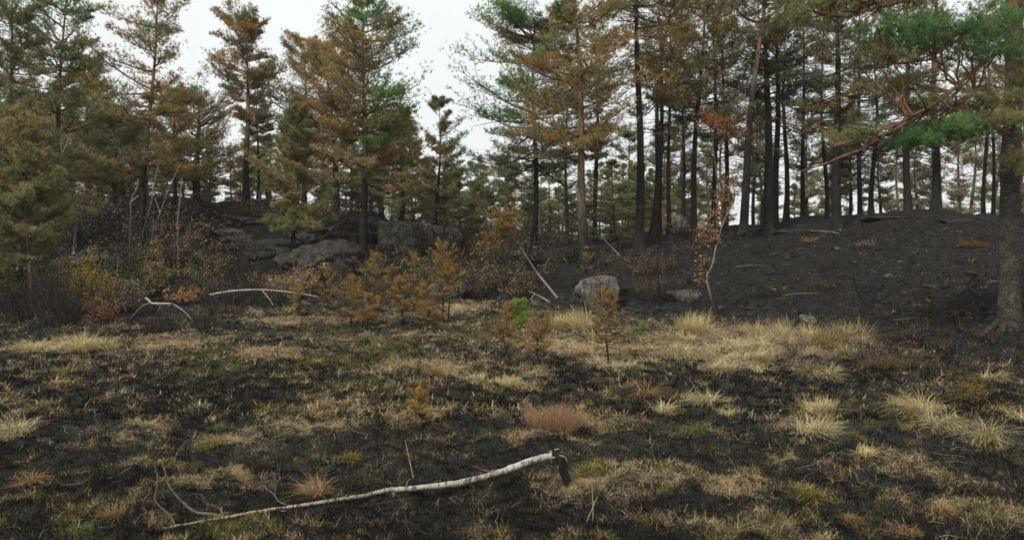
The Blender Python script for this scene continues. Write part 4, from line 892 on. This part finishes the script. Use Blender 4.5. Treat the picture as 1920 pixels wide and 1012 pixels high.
SH = [ # name, label, cat, px, py, w, h, stems, leaf colours, number of leaves, leaf size
 ('brushwood', 'dense thicket of upright black burnt stems at the left', 'brushwood', 112, 608, 130, 150, 90, None, 0, 0),
 ('brushwood', 'lower black brushwood left of the upright thicket', 'brushwood', 40, 600, 90, 90, 60, None, 0, 0),
 ('brushwood', 'black burnt stems behind the thicket, under the snapped birch stump', 'brushwood', 150, 585, 90, 125, 60, GRB, 500, .06),
 ('juniper', 'yellow olive rounded juniper bush right of the black thicket', 'juniper bush', 176, 590, 70, 112, 60, YOL, 4200, .06),
 ('shrub', 'grey leaved scorched shrub right of the yellow olive bush', 'shrub', 228, 590, 90, 80, 60, GRB, 2600, .06),
 ('shrub', 'reddish brown shrub between the grey leaved one and the arched stem', 'shrub', 196, 608, 60, 60, 40, RDB, 1000, .055),
 ('shrub', 'olive leaved scrub under the white birch stems', 'shrub', 270, 556, 110, 80, 50, OLL, 2400, .075),
 ('shrub', 'orange leaved low shrub behind the arched dead stem', 'shrub', 345, 568, 90, 36, 40, ORL, 1000, .07),
 ('shrub', 'dark leafless scrub behind the bent white stem', 'shrub', 470, 570, 150, 45, 70, None, 0, 0),
 ('shrub', 'olive brown scrub right of the upright white birch stem', 'shrub', 380, 540, 100, 75, 40, OLL, 1300, .07),
 ('shrub', 'wide pale pink leaved shrub above the bent white stem', 'shrub', 548, 560, 125, 62, 80, TNL + [((.5, .4, .3), 2)], 3600, .062),
 ('shrub', 'small tan shrub left of the wide pale leaved shrub', 'shrub', 480, 548, 50, 40, 30, TNL, 500, .06),
 ('heath_brush', 'black burnt heather clump in front of the arched dead stem', 'burnt heather', 300, 622, 90, 48, 120, None, 0, 0),
 ('heath_brush', 'black burnt heather clump right of the arched dead stem', 'burnt heather', 385, 618, 90, 52, 120, None, 0, 0),
 ('heath_brush', 'small black burnt heather clump below the arched dead stem', 'burnt heather', 285, 628, 50, 28, 60, None, 0, 0),
 ('red_bush', 'dense reddish brown dwarf bush in the middle of the bog', 'dwarf bush', 1042, 802, 176, 48, 1200, None, 0, 0),
 ('shrub', 'dark leafy scrub at the foot of the slope left of the green seedling', 'shrub', 905, 560, 110, 70, 60, GRB, 900, .06),
 ('shrub', 'brown scrub below the leaning pale pole', 'shrub', 965, 560, 90, 55, 50, TNL, 600, .055),
 ('shrub', 'dark brown scrub in the hollow under the white birch', 'shrub', 850, 520, 140, 60, 60, RDB, 500, .06),
 ('shrub', 'brown scrub filling the hollow between the hills', 'shrub', 935, 490, 120, 50, 60, [((.2, .12, .06), 1), ((.16, .13, .07), 1)], 1500, .09),
 ('shrub', 'thin brown scrub between the boulder and the ridge trunks', 'shrub', 1215, 520, 110, 50, 40, RDB, 500, .055),
 ('shrub', 'pink leaved scrub among the trunks beside the round ridge boulder', 'shrub', 1235, 440, 90, 42, 40, [((.32, .18, .12), 2), ((.3, .24, .1), 1)], 1200, .09),
 ('shrub', 'grey twiggy shrub on the slope foot near the right trunk', 'shrub', 1700, 640, 80, 46, 70, GRB, 350, .03),
 ('shrub', 'brown twiggy shrub at the bog edge behind the right tussocks', 'shrub', 1560, 655, 90, 42, 90, [((.34, .25, .1), 2), ((.25, .17, .08), 1)], 1600, .035),
 ('shrub', 'low purplish heather mound at the right bog edge', 'heather', 1660, 690, 110, 30, 260, [((.17, .11, .07), 3), ((.16, .14, .05), 1)], 3000, .025),
 ('shrub', 'fine brown leaved bush standing at the right side of the bog', 'shrub', 1818, 760, 62, 72, 60, [((.24, .15, .05), 3), ((.2, .16, .06), 2)], 2000, .022),
 ('shrub', 'rusty low heather strip on the dark slope near the right trunk', 'heather', 1825, 465, 95, 14, 120, [((.22, .09, .03), 3), ((.14, .09, .04), 1)], 1500, .05),
 ('shrub', 'tiny yellow brown shrub on the slope below the ridge rocks', 'shrub', 1518, 455, 50, 12, 60, [((.3, .22, .06), 1)], 400, .05),
 ('shrub', 'small tan heather tuft midway up the dark slope', 'heather', 1622, 462, 55, 10, 60, [((.26, .19, .12), 1)], 350, .05),
 ('brushwood', 'fine dark brushwood in the grass band by the birch foot', 'brushwood', 1352, 622, 60, 46, 50, None, 0, 0),
 ('shrub', 'low dark heather in front of the fallen log, left', 'heather', 480, 880, 70, 34, 160, [((.10, .08, .05), 1)], 500, .012)]
for i, (nm, lb, ct, px, py, w, h, st, cols, nl_, ls) in enumerate(SH):
    red = nm == 'red_bush'
    shrub(nm, lb, ct, px, py, w, h, st, 100 + i, cols, nl_, ls, stemcol=(.27, .165, .10) if red else ((.035, .03, .026) if cols is None else (.04, .032, .026)),
          rad=.0035 if red else (.007 if nm == 'heath_brush' else (.016 if py < 620 else .004)), fan=.5 if nm != 'juniper' else .3, twigs=1 if red else 2, curl=.12 if red else .05)
# scattered scrub: six shrubs, copied over the slopes
SP_ = []
r = np.random.RandomState(55)
for i, (cols, nl_, ls, st, rd) in enumerate([([((.19, .17, .08), 3), ((.26, .21, .10), 1), ((.12, .10, .06), 2)], 700, .075, 26, .012), ([((.25, .17, .10), 3), ((.17, .12, .075), 3)], 380, .06, 34, .011), (None, 0, 0, 60, .013), ([((.20, .165, .125), 3), ((.13, .11, .08), 3)], 520, .06, 40, .011), (None, 0, 0, 44, .010), ([((.20, .115, .075), 3), ((.13, .09, .06), 3)], 300, .06, 36, .011)]):
    n = st; a = r.rand(n) * 6.283; rr = r.rand(n) ** .5; m = 7; u = np.linspace(0, 1, m)[None, :, None]
    d = np.stack([np.cos(a) * rr * .8 + r.randn(n) * .2, np.sin(a) * rr * .8 + r.randn(n) * .2, np.ones(n)], -1)
    P = np.stack([np.cos(a) * rr * .35, np.sin(a) * rr * .35, 0 * a - .08], -1)[:, None] + d[:, None] * r.uniform(.4, 1.1, (n, 1, 1)) * u + np.cumsum(r.randn(n, m, 3) * .03, 1) * (u > 0)
    mb = MB(); tubes(mb, P, (rd * r.uniform(.5, 1.3, n))[:, None] * np.linspace(1, .25, m)[None], 4, np.array([.035, .03, .025]) * r.uniform(.5, 2.2, (n, 1)), cap=False)
    Q = np.concatenate([P[:, 3:].reshape(-1, 3), twigset(mb, P[:, 2:].reshape(-1, 3), n * 3, .32, rd * .45, np.array([.04, .034, .028]), r, .5)]); lf = MB()
    if nl_: leafy(lf, Q[Q[:, 2] > .25], nl_, .05, ls, cols, r)
    SP_.append((mb.mesh('stems', M_TWIG), lf.mesh('foliage', M_LEAF) if nl_ else None))
SCR = [(34, (0, 470), lambda x: (430, 590), [0, 1, 2, 2, 3, 3, 5, 4], (40, 85), 'dark brown scrub on the dark bank below the left rocks', 'scrub on the bank below the left rocks'),
 (14, (330, 800), lambda x: (500, 575), [1, 2, 3, 4, 5], (26, 48), 'low twiggy scrub at the foot of the rounded rocks', 'scrub at the foot of the rounded rocks'),
 (34, (780, 1000), lambda x: (450, 565), [0, 1, 2, 2, 4, 5, 3], (34, 66), 'tangled brown scrub in the hollow between the hills', 'scrub in the hollow between the hills'),
 (28, (970, 1340), lambda x: (450, 575), [2, 4, 4, 5, 1], (20, 44), 'thin burnt scrub on the dark mound', 'thin burnt scrub on the dark mound'),
 (16, (1300, 1880), lambda x: (425, 640), [4, 4, 5], (14, 30), 'small burnt stem cluster on the dark right slope', 'burnt stems on the dark right slope'),
 (20, (100, 860), lambda x: (376, 420), [0, 1, 2, 5], (22, 44), 'brown scrub on top of the left rock plateau', 'scrub on the left rock plateau'),
 (12, (1480, 1860), lambda x: (632, 705), [3, 4, 5], (22, 44), 'dry twiggy scrub along the right bog edge', 'scrub along the right bog edge')]
fs = {}
for cnt, (x0, x1), yf_, kd, (h0, h1), lb, gp in SCR:
    for i in range(cnt):
        px = x0 + (x1 - x0) * (i + r.rand()) / cnt; y0_, y1_ = yf_(px); b = hit(px, r.uniform(y0_, y1_)); k = kd[r.randint(len(kd))]
        sc = r.uniform(h0, h1) / F * b.y
        if k not in fs:
            t = empty('scrub', b, lb, 'shrub', gp); fs[k] = (t, [])
            for me, nm in zip(SP_[k], ('stems', 'foliage')):
                if me: o = bpy.data.objects.new(nm, me); C.objects.link(o); o.parent = t; fs[k][1].append(o)
        else:
            t = fs[k][0].copy(); C.objects.link(t); t.location = b; t['label'] = lb; t['group'] = gp
            for c in fs[k][1]: d = c.copy(); C.objects.link(d); d.parent = t
        NAMES_.append((t, ['olive leaved', 'tan leaved', 'bare black', 'grey leaved', 'bare thin', 'reddish leaved'][k] + ' scrub ' + SHORT[gp] + ' ' + beside(px, LOW_MARKS), px))
        t.scale = (sc * r.uniform(.8, 1.4),) * 2 + (sc,); t.rotation_euler = (0, 0, r.rand() * 6.28)
# leafless saplings on the slope and charred thin stems
for i, (lb, pts, r0, col) in enumerate([
 ('curved black dead sapling on the dark slope, left one of two', [(1627, 573, 0), (1612, 555, 0), (1603, 535, 0), (1601, 515, 0), (1598, 492, 0)], .022, BLK),
 ('long black branch arching right along the dark slope', [(1635, 570, 0), (1670, 553, 0), (1710, 543, 0), (1745, 525, 0), (1765, 503, 0)], .032, BLK),
 ('thin black sapling left of the nearest big trunk', [(1845, 562, 0), (1825, 550, 0), (1815, 540, 0), (1820, 525, 0), (1812, 512, 0)], .018, BLK),
 ('black stick standing in the burnt slope below the ridge, tallest thin one', [(1236, 572, 0), (1235, 530, 0), (1233, 490, 0), (1236, 455, 0)], .03, BLK),
 ('crooked black stem before the ridge trunks, left of the straight black trunk', [(1162, 470, 0), (1155, 440, 0), (1151, 410, 0), (1152, 385, 0)], .04, BLK),
 ('black forked stem under the slender pine', [(825, 462, 0), (830, 440, 0), (838, 415, 0)], .07, BLK),
 ('black curved stem left of the white bent birch', [(827, 462, 0), (815, 445, 0), (812, 430, 0)], .07, BLK)]):
    Yd = hit(pts[0][0], pts[0][1]).y; pp = [(a, b, Yd + (.0 if 'along' not in lb else k * .7)) for k, (a, b, _) in enumerate(pts)]
    r = np.random.RandomState(300 + i); P = pline(pp, 16); kids = []
    for j in range(5):
        k = r.randint(6, 15); d = unit(r.randn(3) * np.array([1, .6, .6]) + np.array([0, 0, .6])); L = r.uniform(.2, .6)
        Q = P[k] + d * L * np.linspace(0, 1, 8)[:, None] + np.cumsum(r.randn(8, 3) * .015, 0); Q[0] = P[k]
        kids.append((Q, r0 * .45, .004, col, 'branch'))
    sticks('dead_sapling', lb, 'dead sapling', pp, r0, r0 * .35, col, mat=M_TWIG, kids=kids, rngs=i)

# ------------------------------------------------------------------ rusty young pines on the bog
def seedling(px, py, tp, w, cs, label, seed, pal='seed', **kw):
    b = hit(px, py); h = (py - tp) / F * b.y * 1.0; hw = w * 1.08 / 2 / F * b.y
    args = dict(nl=34, sub=6, ts=.078, k=9, char=.35, dead=16, shape='round', wid=.06, dens=.20, bow=.06, el=(-5, 50)); args.update(kw)
    parts = make_pine(h + .04, .010 + .010 * h, hw, (py - cs) / (py - tp), np.random.RandomState(seed), pal=pal, **args)
    return place_pine('pine_sapling', (b.x, b.y, b.z - .03), parts, label, 'pine sapling')
PALS['gold'] = [((.43, .27, .07), 4), ((.33, .24, .10), 3), ((.24, .19, .08), 2), ((.40, .24, .06), 1)]
PALS['vgreen'] = [((.19, .36, .06), 3), ((.13, .27, .06), 2), ((.26, .32, .09), 1)]
seedling(1140, 682, 560, 92, 640, 'rusty topped young pine with bare black stem before the pale grass band', 1, nl=40)
seedling(954, 680, 585, 84, 640, 'rusty young pine with crooked stem beside the bright green seedling', 2, nl=36, bow=.12)
seedling(1015, 690, 598, 80, 655, 'low spreading rusty young pine on charred forked stem', 3, bow=.12)
seedling(972, 636, 572, 40, 606, 'bright green topped pine seedling among the rusty ones at the centre', 4, pal='vgreen', nl=60, char=0, dead=0, dens=.6, shape='flat')
seedling(829, 602, 462, 92, 560, 'tallest golden brown young pine with thin black stem', 5, pal='gold', nl=44)
seedling(841, 603, 500, 50, 540, 'thin stemmed young pine close behind the tallest one', 6, pal='gold', nl=20, dens=.4)
seedling(776, 588, 488, 60, 570, 'golden young pine left of the tallest one', 7, pal='gold', nl=36)
seedling(703, 586, 486, 92, 568, 'golden young pine with a green tip below the large full pine', 8, pal='gold', gt=.25, nl=40, dens=.28)
seedling(658, 612, 526, 72, 595, 'orange young pine, nearest of the left group', 9, pal='gold', nl=34, dens=.28)
seedling(615, 575, 508, 56, 560, 'low golden young pine beside the wide pale leaved shrub', 10, pal='gold', nl=30)
seedling(752, 612, 535, 60, 590, 'thin rusty young pine in front of the golden group', 11, nl=28, dens=.6)
seedling(800, 620, 548, 60, 595, 'thin rusty young pine left of the tallest stem foot', 12, nl=28, dens=.6)
seedling(690, 620, 560, 50, 600, 'small thin brown young pine right of the nearest orange one', 13, nl=22, dens=.6)
seedling(795, 800, 728, 60, 790, 'small rusty leaning pine seedling in the middle of the bog left of the red bush', 14, pal='gold', nl=26, bow=.08, dens=.5, ts=.05)
seedling(1202, 628, 606, 16, 625, 'tiny green seedling in the pale grass band', 15, pal='vgreen', nl=16, char=0, dead=0, ts=.06)
seedling(560, 590, 548, 40, 585, 'very small golden seedling under the right end of the bent white stem', 16, pal='gold', nl=20)
seedling(735, 560, 505, 56, 550, 'golden seedling right behind the green tipped young pine', 17, pal='gold', nl=26)
seedling(1100, 520, 470, 30, 505, 'tiny rusty pine tuft in front of the stout brown trunk', 18, nl=14, dens=.5)

# ------------------------------------------------------------------ grass tussocks
PALE = [((.56, .47, .29), 4), ((.46, .37, .20), 3), ((.40, .35, .14), 2), ((.64, .57, .40), 1.5), ((.28, .20, .10), 1)]
GOLD = [((.54, .43, .21), 4), ((.46, .36, .17), 3), ((.36, .29, .12), 2), ((.60, .52, .34), 1.5)]
OLG = [((.22, .20, .05), 3), ((.30, .24, .06), 2), ((.14, .16, .04), 2), ((.34, .22, .08), 1)]
TNG = [((.36, .23, .11), 3), ((.44, .30, .15), 2), ((.24, .15, .08), 1)]
RSG = [((.25, .15, .06), 3), ((.22, .15, .07), 2)]
GRG = [((.13, .18, .06), 2), ((.18, .19, .07), 2), ((.3, .25, .12), 2)]
def tussock(label, px, py, w, h, pal, seed, n=None, droop=(.25, 1.05), group=None, fan=.55):
    r = np.random.RandomState(seed); b = hit(px, py); hw = w * (1. if group else .84) / 2 / F * b.y; hh = h * (1. if group else .86) / F * b.y
    n = n or int(130 + 3.2 * w); a = r.rand(n) * 6.283; q = r.rand(n) ** .6
    x = b.x + np.cos(a) * q * hw * .75 + r.randn(n) * .03; y = b.y + np.sin(a) * q * hw * .6 + r.randn(n) * .03; z = H(x, y) - .01
    wd_ = r.rand() * 6.283; az = np.arctan2(np.sin(a) * q + .45 * math.sin(wd_) + r.randn(n) * .45, np.cos(a) * q + .45 * math.cos(wd_) + r.randn(n) * .45); L = hh * r.uniform(.5, 1.35, n) * (1 + .25 * q)
    mb = MB(); col = pick(r, pal, n) * r.uniform(.7, 1.25, (n, 1)); wd = (.0035 + b.y * .00042) * r.uniform(.6, 1.4, n)
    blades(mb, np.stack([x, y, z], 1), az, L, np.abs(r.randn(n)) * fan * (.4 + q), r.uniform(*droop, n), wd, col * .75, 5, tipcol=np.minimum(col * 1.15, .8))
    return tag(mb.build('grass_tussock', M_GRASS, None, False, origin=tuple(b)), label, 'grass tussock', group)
TU = [
 ('pale straw tussock, leftmost in the row at the left bog edge', 62, 658, 60, 30, GOLD), ('low straw tussock in the row at the left bog edge, second from the left', 98, 660, 50, 26, PALE),
 ('tallest straw tussock of the row at the left bog edge', 150, 657, 70, 46, GOLD), ('straw tussock at the right end of the row at the left bog edge', 190, 656, 56, 34, PALE),
 ('tangled pale tussock cut by the left frame edge', 26, 818, 90, 44, PALE), ('pale matted tussock left of the bent white stem end', 478, 588, 36, 18, PALE),
 ('tiny pale tussock below the bent white stem', 545, 585, 28, 18, PALE), ('pale matted grass patch behind the tallest golden young pine', 858, 584, 66, 20, PALE),
 ('straw tussock left of the golden young pine trunk', 800, 590, 40, 16, PALE), ('golden tussock alone above the red bush', 950, 724, 54, 26, GOLD),
 ('small whitish tussock left of the golden one above the red bush', 892, 712, 44, 20, PALE), ('thin whitish tussock right of the golden one above the red bush', 1000, 706, 40, 22, PALE),
 ('sparse tan tussock right of the red bush, upper one', 1212, 744, 44, 44, TNG), ('sparse golden tussock right of the red bush, lower one', 1242, 776, 30, 38, GOLD),
 ('spiky pale tussock alone between the grass band and the lower right', 1324, 758, 66, 38, PALE), ('bright golden tussock behind the broad tan double tussock', 1520, 698, 56, 34, GOLD),
 ('whitish tussock touching the bright golden tussock on its right', 1552, 706, 44, 28, PALE), ('golden upper half of the broad double tussock at right', 1536, 774, 84, 34, GOLD),
 ('tan lower half of the broad double tussock at right', 1528, 812, 96, 44, PALE), ('tall spiky pale tussock, largest on the right side', 1722, 776, 86, 62, GOLD),
 ('drooping tussock joined to the right of the largest spiky one', 1764, 800, 72, 42, PALE), ('rounded pale tussock nearest the right frame edge', 1848, 826, 78, 50, PALE),
 ('pale grass tuft right of the fine brown bush', 1858, 716, 56, 28, PALE), ('small starry yellow tuft in the lower right', 1626, 858, 40, 28, GOLD),
 ('short pale tuft below the spiky lone tussock', 1362, 782, 44, 18, PALE), ('tan upright tuft just above the fallen log', 594, 934, 44, 50, TNG),
 ('olive tuft right of the charred log foot', 1112, 886, 60, 20, OLG), ('green olive tuft in the lower right foreground', 1512, 928, 66, 22, OLG),
 ('orange tan tuft low at the right foreground', 1768, 968, 44, 24, TNG), ('rusty olive tuft in the lower left foreground', 214, 972, 44, 32, RSG),
 ('yellow olive tuft on the tan mat left of centre', 404, 840, 40, 24, OLG), ('dark olive tuft left of centre above the log', 656, 866, 56, 16, OLG),
 ('small green tuft at the left middle of the bog', 412, 804, 24, 16, GRG), ('straw tuft in the tan patches above centre', 812, 700, 60, 20, TNG),
 ('green olive tuft at the bottom edge under the log', 938, 1006, 50, 20, OLG), ('small greenish tuft among stubble at right', 1300, 808, 40, 18, GRG),
 ('brown tuft right of the largest spiky tussock', 1700, 812, 40, 18, OLG), ('straw tuft at the right edge of the frame', 1915, 790, 40, 24, PALE),
 ('tan tuft between the log and the red bush', 960, 832, 44, 16, TNG), ('green stubble tuft low at right', 1850, 975, 50, 22, GRG),
 ('tan stubble tuft in the bottom right', 1700, 1000, 60, 22, TNG), ('small rusty tuft in the right foreground', 1600, 985, 40, 20, RSG),
 ('greenish tuft at the left bottom of the bog', 150, 1000, 70, 22, GRG), ('tan grass wisp at the left foreground', 60, 905, 30, 30, TNG),
 ('olive tuft at the left middle of the bog', 120, 700, 44, 18, OLG), ('pale flattened tuft right of the left tussock row', 282, 655, 44, 18, PALE)]
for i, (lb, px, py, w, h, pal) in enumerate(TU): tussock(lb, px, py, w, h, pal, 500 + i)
r = np.random.RandomState(9); k = 0; PINK = [((.40, .29, .19), 3), ((.30, .20, .12), 2), ((.5, .42, .3), 1)]
while k < 104:
    px, py = r.uniform(985, 1620), r.uniform(592, 706)
    lo = np.interp(px, [1000, 1130, 1300, 1450, 1610], [596, 604, 612, 628, 640]); hi = np.interp(px, [1000, 1130, 1400, 1500, 1610], [640, 694, 702, 672, 660])
    if not lo < py < hi or (1170 < px < 1245 and 640 < py < 668) or (1290 < px < 1340 and 668 < py < 682): continue
    if fbm(px * .03, py * .07, 2, 5) < -.28: continue
    back = py < lo + 24; q = r.rand()
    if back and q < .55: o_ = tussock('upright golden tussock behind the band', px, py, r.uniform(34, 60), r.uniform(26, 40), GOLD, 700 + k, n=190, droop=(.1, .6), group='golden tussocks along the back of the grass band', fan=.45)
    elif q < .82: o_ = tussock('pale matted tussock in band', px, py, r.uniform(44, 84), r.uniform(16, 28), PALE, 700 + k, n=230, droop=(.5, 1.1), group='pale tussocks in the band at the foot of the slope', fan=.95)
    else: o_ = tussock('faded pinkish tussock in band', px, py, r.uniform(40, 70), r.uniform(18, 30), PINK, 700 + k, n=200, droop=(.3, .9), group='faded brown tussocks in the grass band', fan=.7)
    NAMES_.append((o_, o_['label'] + ' ' + ('' if back else ('near front ' if py > hi - 22 else '')) + beside(px, LOW_MARKS), px)); k += 1
# two dry reed wisps near the log
for i, (lb, pts) in enumerate([('thin dry stalk leaning right at the bottom right of the log', [(1088, 1006, 6.9), (1103, 970, 7.0), (1120, 930, 7.2)]), ('thin dry stalk standing by the leaning one', [(1110, 1000, 7), (1112, 960, 7.1), (1110, 908, 7.2)]),
    ('fine pale stalk right of centre above the log', [(775, 895, 8.4), (765, 850, 8.6), (760, 825, 8.8)])]):
    sticks('dry_stalk', lb, 'grass stalk', pts, .0035, .002, (.4, .32, .18), mat=M_TWIG, n=8)

# ------------------------------------------------------------------ pines further back: a few kinds, copied
PROTO = []
for i, (pal, gt, hwm, t0, shp, char, dens, dead) in enumerate([('olive', .2, 2.3, .25, 'flat', .25, .5, 14), ('mix', .0, 2.0, .40, 'flat', .35, .45, 18), ('green', 1, 2.2, .03, 'round', 0, .6, 6),
     ('brown', .2, 2.4, .30, 'flat', .3, .5, 16), ('dark', 0, 1.7, .35, 'round', .4, .4, 24), ('olive', .0, 1.8, .08, 'cone', .1, .6, 6), ('green', .8, 1.9, .3, 'flat', 0, .5, 8), ('mix', .4, 2.4, .15, 'flat', .1, .5, 16)]):
    tr, br, cr = make_pine(10., .15, hwm, t0, np.random.RandomState(900 + i), pal=pal, gt=gt, nl=44, sub=7, ts=.26, k=6, char=char, shape=shp, dens=dens, dead=dead, wid=.17, red=.45)
    PROTO.append((tr.mesh('trunk', M_BARK, True), br.mesh('branchwork', M_TWIG), cr.mesh('crown', M_NEEDLE)))
first = {}
def far_pine(px, Y, tp, kind, label, group, rot, wide=1.):
    b = foot(px, Y); b.z -= .2; h = max(at(px, tp, Y).z - b.z, 2.6); sc = h / 10.
    if kind not in first:
        t = empty('background_pine', b, label, 'pine tree', group)
        kids = []
        for me, nm in zip(PROTO[kind], ('trunk', 'branchwork', 'crown')):
            o = bpy.data.objects.new(nm, me); C.objects.link(o); o.parent = t; kids.append(o)
        first[kind] = (t, kids)
    else:
        t0, kids0 = first[kind]; t = t0.copy(); C.objects.link(t); t.location = b; t['label'] = label; t['group'] = group
        for c in kids0: d = c.copy(); C.objects.link(d); d.parent = t
    wd = min(sc ** .75, 1.7) * wide; t.scale = (wd, wd, sc); t.rotation_euler = (0, 0, rot)
    look = ['olive', 'sparse', 'green', 'flat brown', 'thin dark', 'bushy olive', 'flat green', 'mixed green'][kind]
    NAMES_.append((t, look + ' pine ' + SHORT[group] + ' ' + beside(px, TREE_MARKS), px))
r = np.random.RandomState(21)
ZONES = [
 (24, (-40, 880), (47, 56), [(-40, 260), (200, 275), (350, 300), (450, 310), (560, 320), (760, 300), (880, 340)], [5, 7, 5, 0],
  'low bushy olive brown pine along the edge of the left plateau', 'low bushy pines along the left plateau edge'), # count, px range, distance range, skyline (px, top py), kinds, label, group
 (30, (-60, 900), (50, 66), [(-60, 150), (180, 150), (300, 230), (400, 262), (520, 240), (700, 200), (800, 262), (860, 300), (900, 330)], [0, 0, 1, 3, 3, 5, 7, 2],
  'olive brown pine in the crowd behind the left rock plateau', 'pines crowded behind the left rock plateau'),
 (34, (-80, 860), (62, 90), [(-80, 190), (200, 200), (300, 260), (400, 285), (520, 250), (700, 250), (860, 310)], [0, 2, 6, 7, 5, 3],
  'distant pine seen through the stems on the left plateau', 'distant pines behind the left plateau'),
 (38, (820, 1310), (52, 95), [(820, 320), (880, 300), (915, 285), (1000, 300), (1100, 315), (1160, 290), (1200, 300), (1300, 320)], [2, 2, 7, 0, 2, 5, 5],
  'hazy green pine in the far wood beyond the hollow', 'green pines beyond the hollow'),
 (18, (800, 1290), (43, 54), [(800, 380), (900, 365), (1000, 360), (1290, 370)], [5, 5, 0, 7], 'low olive young pine in the hollow', 'young pines in the hollow'),
 (9, (1150, 1560), (47, 75), [(1150, 260), (1300, 200), (1450, 180), (1560, 160)], [1, 4, 4, 4, 0], 'slender dark pine behind the ridge trunks', 'slender pines behind the ridge'),
 (12, (1540, 1990), (48, 80), [(1540, 160), (1650, 260), (1750, 220), (1990, 180)], [1, 4, 4, 4, 7], 'grey brown pine beyond the crest at the right', 'pines beyond the crest on the right'),
 (20, (1290, 1980), (60, 90), [(1290, 352), (1450, 335), (1600, 355), (1800, 350), (1980, 345)], [0, 5, 7, 6, 4], 'low bushy pine showing between the trunks beyond the crest', 'low pines beyond the crest')]
for (cnt, (x0, x1), (d0, d1), skyl, kinds, lb, gp) in ZONES:
    for i in range(cnt):
        px = x0 + (x1 - x0) * (i + r.rand()) / cnt; Yd = r.uniform(d0, d1)
        tp = np.interp(px, [q[0] for q in skyl], [q[1] for q in skyl]) + abs(r.randn()) * 28
        far_pine(px, Yd, tp, kinds[r.randint(len(kinds))], lb, gp, r.rand() * 6.28, r.uniform(.9, 1.25))

# ------------------------------------------------------------------ thin air between the near and the far trees
hz = bpy.data.meshes.new('haze'); hb = bmesh.new(); bmesh.ops.create_cube(hb, size=1.0)
for v in hb.verts: v.co = Vector((v.co.x * 1300, 470 + v.co.y * 1100, 21.5 + v.co.z * 75))
hb.to_mesh(hz); hb.free(); ho = bpy.data.objects.new('haze', hz); C.objects.link(ho); tag(ho, kind='stuff')
mh, hnt = new_mat('haze'); pv = hnt.nodes.new('ShaderNodeVolumePrincipled'); pv.inputs['Density'].default_value = .0003; pv.inputs['Color'].default_value = (.97, .98, .97, 1)
ho_ = hnt.nodes.new('ShaderNodeOutputMaterial'); hnt.links.new(pv.outputs[0], ho_.inputs['Volume']); hz.materials.append(mh)
settle()
